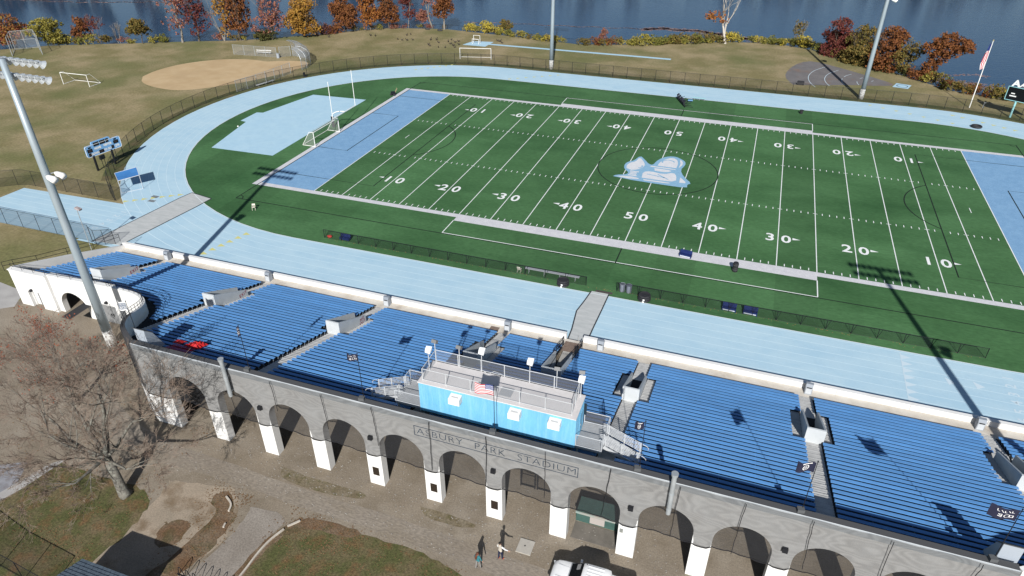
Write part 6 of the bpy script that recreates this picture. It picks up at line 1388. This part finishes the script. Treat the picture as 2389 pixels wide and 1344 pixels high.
bare_tree('thinner bare tree with sparse orange leaves at the left edge', -40.5, -71.0, 9, 8, [(-40.6, -70.8, 2.6), (-44.0, -68.0, 6.0, 0.6), (-38.0, -67.5, 6.5, 0.6), (-41.0, -71.0, 8.0, 0.6), (-37.0, -72.5, 5.5, 0.5), (-45.0, -72.5, 5.5, 0.5)], 0.18, mat('brown_twigs', (0.17, 0.125, 0.105), (0.22, 0.17, 0.14), 1.0, 0.95), leaves=(mat('sparse_orange_leaf', (0.33, 0.085, 0.03), (0.22, 0.05, 0.03), 2, 0.9), 0.45, 3), depth=4)
# shed with shingled roof
SH = mat('shingle_grey_blue', (0.115, 0.155, 0.195), (0.085, 0.115, 0.15), 2.5, 0.9, stretch=(1, 1, 1), fine=0.15, finescale=8)
t = thing('shed', 'small shed with grey-blue shingled roof at the bottom left', 'shed', (-21.8, -87.5, 0))
SW_ = mat('shed_wall', (0.30, 0.29, 0.27), (0.25, 0.24, 0.22), 1, 0.9)
g = MB(); g.box(-23.6, -19.8, -90.3, -84.9, 0, 2.75); g.build('wall', SW_, t)
g = MB()
for sgn in (1, -1):
    for k in range(12):
        f0, f1 = k/12, (k+1)/12; ya, yb = -87.6 + sgn*3.15*(1-f0), -87.6 + sgn*3.15*(1-f1); za, zb = 2.85+1.05*f0, 2.85+1.05*f1
        xs_ = -24.05
        j = 0; off = 0.0 if k % 2 else 0.17
        while xs_ < -19.45:
            xe_ = min(xs_ + (0.34 if j else 0.34-off), -19.4); q = MB()
            za2 = za + 0.035 + rj.uniform(0, 0.006)
            g.quad((xs_+0.008, ya, za2), (xe_-0.008, ya, za2), (xe_-0.008, yb, zb+0.01), (xs_+0.008, yb, zb+0.01)); g.quad((xs_+0.008, ya, za2-0.04), (xe_-0.008, ya, za2-0.04), (xe_-0.008, ya, za2), (xs_+0.008, ya, za2))
            xs_ = xe_; j += 1
    g.quad((-24.05, -87.6+sgn*3.15, 2.84), (-19.4, -87.6+sgn*3.15, 2.84), (-19.4, -87.6, 3.89), (-24.05, -87.6, 3.89))
rf = g.build('roof', SH, t)
for x in (-24.07, -19.42): g = MB(); g.prism([(-84.45, 2.68), (-84.45, 2.84), (-87.6, 3.88), (-90.75, 2.84), (-90.75, 2.68), (-87.6, 3.70)], x, x+0.04, axis='x'); g.build('barge_board', mat('barge_navy', (0.03, 0.045, 0.09)), rf)
g = MB(); g.box(-22.3, -21.1, -84.9, -84.85, 0, 2.05); g.build('door', mat('shed_door', (0.18, 0.17, 0.16)), t)
# bicycle rack
t = thing('bicycle_rack', 'black wave-shaped bicycle rack on the gravel at the bottom edge', 'rack', (-17.4, -82.0, 0)); g = MB()
pts = []
for k in range(8):
    x = -19.35 + 0.62*k; y = -81.9 - 0.03*k
    pts += [(x, y, 0.06), (x+0.24, y, 0.90), (x+0.31, y, 0.97), (x+0.38, y, 0.90)]
pts.append((-19.35+0.62*8, -82.15, 0.06)); g.tube(pts, 0.03, 6); g.build('wave_tube', BLACK, t); g = MB(); g.bar((-19.5, -81.9, 0.02), (-14.2, -82.2, 0.02), 0.12, 0.03); g.build('base_bar', BLACK, t)
# chain-link fence at the lower left corner
fence('yard_fence', 'dark chain-link fence at the bottom left corner', [(-36.5, -84.6), (-31.8, -85.5), (-26.6, -86.0)], 1.9, 2.4)
# pickup truck
TW_ = mat('white_car_paint', (0.80, 0.81, 0.82), rough=0.22, spec=0.6); GL = mat('car_glass', (0.012, 0.014, 0.016), rough=0.08, spec=0.7)
t = thing('pickup_truck', 'white pickup truck parked below the arches, cut by the bottom edge', 'truck', (8.0, -73.6, 0))
def loft(secs, name, m_, par, smooth_=True):
    g = MB(); n = len(secs[0]); vs = [p for s in secs for p in s]; g.add(vs, [(i*n+j, i*n+(j+1) % n, (i+1)*n+(j+1) % n, (i+1)*n+j) for i in range(len(secs)-1) for j in range(n)] + [tuple(range(n-1, -1, -1)), tuple((len(secs)-1)*n+j for j in range(n))]); return g.build(name, m_, par, smooth=smooth_)
yc = -73.62
def sec(x, hw, z0, z1, r=0.14, crownz=0.03): return [(x, yc-hw, z0), (x, yc-hw, z1-r), (x, yc-hw+r*0.35, z1-r*0.3), (x, yc-hw+r, z1), (x, yc-hw*0.4, z1+crownz), (x, yc+hw*0.4, z1+crownz), (x, yc+hw-r, z1), (x, yc+hw-r*0.35, z1-r*0.3), (x, yc+hw, z1-r), (x, yc+hw, z0)]
bd = loft([sec(5.02, 0.62, 0.45, 0.85), sec(5.10, 0.82, 0.40, 1.0), sec(5.35, 0.93, 0.36, 1.10), sec(5.8, 0.97, 0.36, 1.15), sec(6.55, 0.98, 0.36, 1.18), sec(6.75, 0.98, 0.36, 1.16), sec(8.9, 0.98, 0.36, 1.16, crownz=0), sec(9.0, 0.98, 0.36, 1.12, crownz=0), sec(10.75, 0.97, 0.38, 1.12, crownz=0), sec(10.85, 0.94, 0.45, 1.05, crownz=0)], 'body', TW_, t)
loft([sec(6.22, 0.82, 1.10, 1.18, 0.05), sec(7.10, 0.80, 1.12, 1.70, 0.12), sec(7.35, 0.79, 1.12, 1.80, 0.14), sec(8.6, 0.79, 1.12, 1.82, 0.14), sec(8.95, 0.80, 1.12, 1.72, 0.12), sec(9.05, 0.82, 1.12, 1.16, 0.05)], 'cab', TW_, t)
g = MB(); g.quad((6.30, yc-0.74, 1.29), (7.14, yc-0.64, 1.815), (7.14, yc+0.64, 1.815), (6.30, yc+0.74, 1.29)); g.build('windshield', GL, t)
g = MB()
for s in (-1, 1): g.quad((6.95, yc+s*0.815, 1.20), (8.85, yc+s*0.822, 1.20), (8.75, yc+s*0.808, 1.62), (7.3, yc+s*0.805, 1.62))
g.build('side_window', GL, t)
g = MB(); g.obox((6.82, yc+0.38, 1.635), (0.28, 0.42, 0.015), 0, 0, radians(-32)); g.build('sun_visor', mat('visor_grey', (0.25, 0.25, 0.25)), t)
for k in range(5): g = MB(); y = yc-0.5+0.25*k; g.bar((7.45, y, 1.855), (8.55, y, 1.865), 0.05, 0.02); g.build('roof_rib', TW_, t)
g = MB(); g.box(7.30, 7.36, yc+0.55, yc+0.60, 1.84, 1.90); g.build('antenna', BLACK, t)
g = MB(); g.box(9.15, 10.7, yc-0.8, yc+0.8, 1.123, 1.128); g.build('bed_cover', mat('bed_black', (0.02, 0.02, 0.022)), t)
for s in (-1, 1):
    g = MB(); g.obox((6.85, yc+s*1.08, 1.26), (0.14, 0.22, 0.18)); g.build('mirror', TW_, t)
    g = MB(); g.obox((5.10, yc+s*0.72, 0.82), (0.16, 0.3, 0.14), s*0.35); g.build('headlight', mat('headlight_glass', (0.6, 0.62, 0.65), rough=0.1), t)
    for x in (5.95, 9.65):
        g = MB(); g.tube([(x, yc+s*0.98, 0.36), (x, yc+s*0.76, 0.36)], 0.36, 16); wv = g.build('wheel', TIRE, t); g = MB(); g.tube([(x, yc+s*0.985, 0.36), (x, yc+s*0.97, 0.36)], 0.21, 12); g.build('rim', STEEL, wv)
g = MB(); g.ribbon([(5.4, yc-0.45), (6.5, yc-0.42)], 0.03, 1.20); g.ribbon([(5.4, yc+0.45), (6.5, yc+0.42)], 0.03, 1.20); g.build('hood_crease', mat('crease_grey', (0.5, 0.52, 0.54)), t)
# people
SKIN = mat('skin', (0.42, 0.25, 0.18), rough=0.6)
def person(label, x, y, rz, J, E_, R_, paint, mats, hair):
    """one continuous skinned body: joints J, edges E_, radii R_; paint(co)->material index"""
    me = bpy.data.meshes.new('person'); nm = list(J); me.from_pydata([J[k] for k in nm], [(nm.index(a), nm.index(b)) for a, b in E_], [])
    o = bpy.data.objects.new('person', me); COL.objects.link(o)
    md = o.modifiers.new('s', 'SKIN'); md.use_smooth_shade = True; o.modifiers.new('d', 'SUBSURF').levels = 2
    for k, n_ in enumerate(nm): o.data.skin_vertices[0].data[k].radius = (R_[n_][0], R_[n_][1]); o.data.skin_vertices[0].data[k].use_root = (n_ == 'pelvis')
    dg = bpy.context.evaluated_depsgraph_get(); ev = bpy.data.meshes.new_from_object(o.evaluated_get(dg)); o.modifiers.clear(); o.data = ev
    for m_ in mats: ev.materials.append(m_)
    for p in ev.polygons: p.material_index = paint(p.center); p.use_smooth = True
    o.location = (x, y, 0); o.rotation_euler = (0, 0, rz); tag(o, label, 'person')
    g = MB(); hair(g); h = g.build('hair', mats[-1], None, smooth=True, org=(0, 0, 0)); h.parent = o
    g = MB(); hc = J['head']
    for s in (-1, 1): g.sphere((hc[0]+s*0.035, hc[1]+0.088, hc[2]-0.005), 0.012, 6, 4)
    f = g.build('eyes', BLACK, None, org=(0, 0, 0)); f.parent = o
    return o
def body(h, arm_r, arm_l, hw=0.19, stride=0.08):
    k = h/1.78
    J = {'pelvis': (0, 0, .95*k), 'waist': (0, 0.0, 1.08*k), 'chest': (0, 0, 1.30*k), 'neck': (0, 0, 1.50*k), 'jaw': (0, 0.02, 1.58*k), 'head': (0, 0.01, 1.66*k), 'crown': (0, -0.005, 1.735*k)}
    E_ = [('pelvis', 'waist'), ('waist', 'chest'), ('chest', 'neck'), ('neck', 'jaw'), ('jaw', 'head'), ('head', 'crown')]
    R_ = {'pelvis': (.155, .12), 'waist': (.145, .11), 'chest': (.175, .12), 'neck': (.055, .055), 'jaw': (.07, .08), 'head': (.082, .098), 'crown': (.06, .07)}
    for s, nm, arm in ((1, 'r', arm_r), (-1, 'l', arm_l)):
        J['sh'+nm] = (s*hw, 0, 1.44*k); J['el'+nm], J['wr'+nm], J['ha'+nm] = [tuple(c*k if i == 2 else c for i, c in enumerate(p)) for p in arm]
        E_ += [('chest', 'sh'+nm), ('sh'+nm, 'el'+nm), ('el'+nm, 'wr'+nm), ('wr'+nm, 'ha'+nm)]
        R_.update({'sh'+nm: (.062, .062), 'el'+nm: (.047, .047), 'wr'+nm: (.033, .033), 'ha'+nm: (.04, .022)})
        hx, hy, hz = J['ha'+nm]; wx, wy, wz = J['wr'+nm]; d = Vector((hx-wx, hy-wy, hz-wz)).normalized(); sd = d.cross(Vector((0, 1, 0.2))).normalized()
        for q in range(4):
            a = Vector((hx, hy, hz)) + sd*(0.027*(q-1.5)); b = a + d*(0.075+0.012*(1 if q in (1, 2) else 0)); J['f%d%s' % (q, nm)] = tuple(b); E_.append(('ha'+nm, 'f%d%s' % (q, nm))); R_['f%d%s' % (q, nm)] = (.009, .009)
        b = Vector((wx, wy, wz)) + d*0.05 + sd*0.06; J['th'+nm] = tuple(b); E_.append(('ha'+nm, 'th'+nm)); R_['th'+nm] = (.010, .010)
        J['hip'+nm] = (s*.095, 0, .90*k); J['kn'+nm] = (s*.11, s*stride*0.6+0.02, .49*k); J['an'+nm] = (s*.115, s*stride, .09*k); J['to'+nm] = (s*.13, s*stride+.17, .04*k)
        E_ += [('pelvis', 'hip'+nm), ('hip'+nm, 'kn'+nm), ('kn'+nm, 'an'+nm), ('an'+nm, 'to'+nm)]
        R_.update({'hip'+nm: (.095, .10), 'kn'+nm: (.066, .066), 'an'+nm: (.047, .05), 'to'+nm: (.045, .032)})
    return J, E_, R_
VEST = mat('beige_vest', (0.46, 0.42, 0.36), rough=0.9); SLV = mat('white_sleeve', (0.75, 0.76, 0.78), rough=0.9); NVT = mat('navy_trousers', (0.015, 0.02, 0.05), rough=0.9); ORS = mat('orange_shoes', (0.50, 0.10, 0.04), rough=0.7); HRD = mat('dark_hair', (0.018, 0.014, 0.012), rough=0.6)
J, E_, R_ = body(1.88, [(0.47, 0.05, 1.40), (0.70, 0.12, 1.44), (0.78, 0.14, 1.45)], [(-0.27, -0.02, 1.17), (-0.25, 0.12, 0.95), (-0.25, 0.16, 0.87)])
def p1(c):
    if c.z > 1.60: return 4
    if abs(c.x) > 0.70 or (c.x < -0.2 and c.z < 0.98 and c.z > 0.75): return 4
    if abs(c.x) > 0.215: return 1
    if c.z > 0.98: return 0
    return 2 if c.z > 0.12 else 3
person('person in beige vest and navy trousers pointing right with one white-sleeved arm', 1.2, -73.35, -0.5, J, E_, R_, p1, [VEST, SLV, NVT, ORS, SKIN, HRD], lambda g: g.sphere((0, -0.025, 1.795), 0.105, 10, 7, (0.95, 1.1, 0.9)))
TEALC = mat('teal_top', (0.03, 0.16, 0.19), rough=0.9); GRT = mat('grey_leggings', (0.22, 0.21, 0.20), rough=0.9); HRB = mat('brown_hair', (0.10, 0.035, 0.02), rough=0.6)
J, E_, R_ = body(1.74, [(0.28, 0.02, 1.17), (0.34, 0.10, 0.98), (0.35, 0.13, 0.90)], [(-0.27, -0.04, 1.16), (-0.29, 0.08, 0.97), (-0.29, 0.11, 0.90)], hw=0.165, stride=0.12)
def p2(c):
    if c.z > 1.47: return 3
    if c.z < 1.05 and abs(c.x) > 0.2: return 3
    if c.z > 0.90: return 0
    return 1 if c.z > 0.11 else 2
person('person with long brown hair, teal top and grey leggings walking past the grass island', 0.0, -74.55, -0.35, J, E_, R_, p2, [TEALC, GRT, BLACK, SKIN, HRB], lambda g: (g.sphere((0, -0.02, 1.655), 0.105, 10, 7, (0.95, 1.1, 0.95)), g.tube([(0, -0.10, 1.62), (-0.02, -0.15, 1.45), (-0.03, -0.155, 1.25), (-0.03, -0.14, 1.10)], [0.085, 0.10, 0.085, 0.03], 8)))
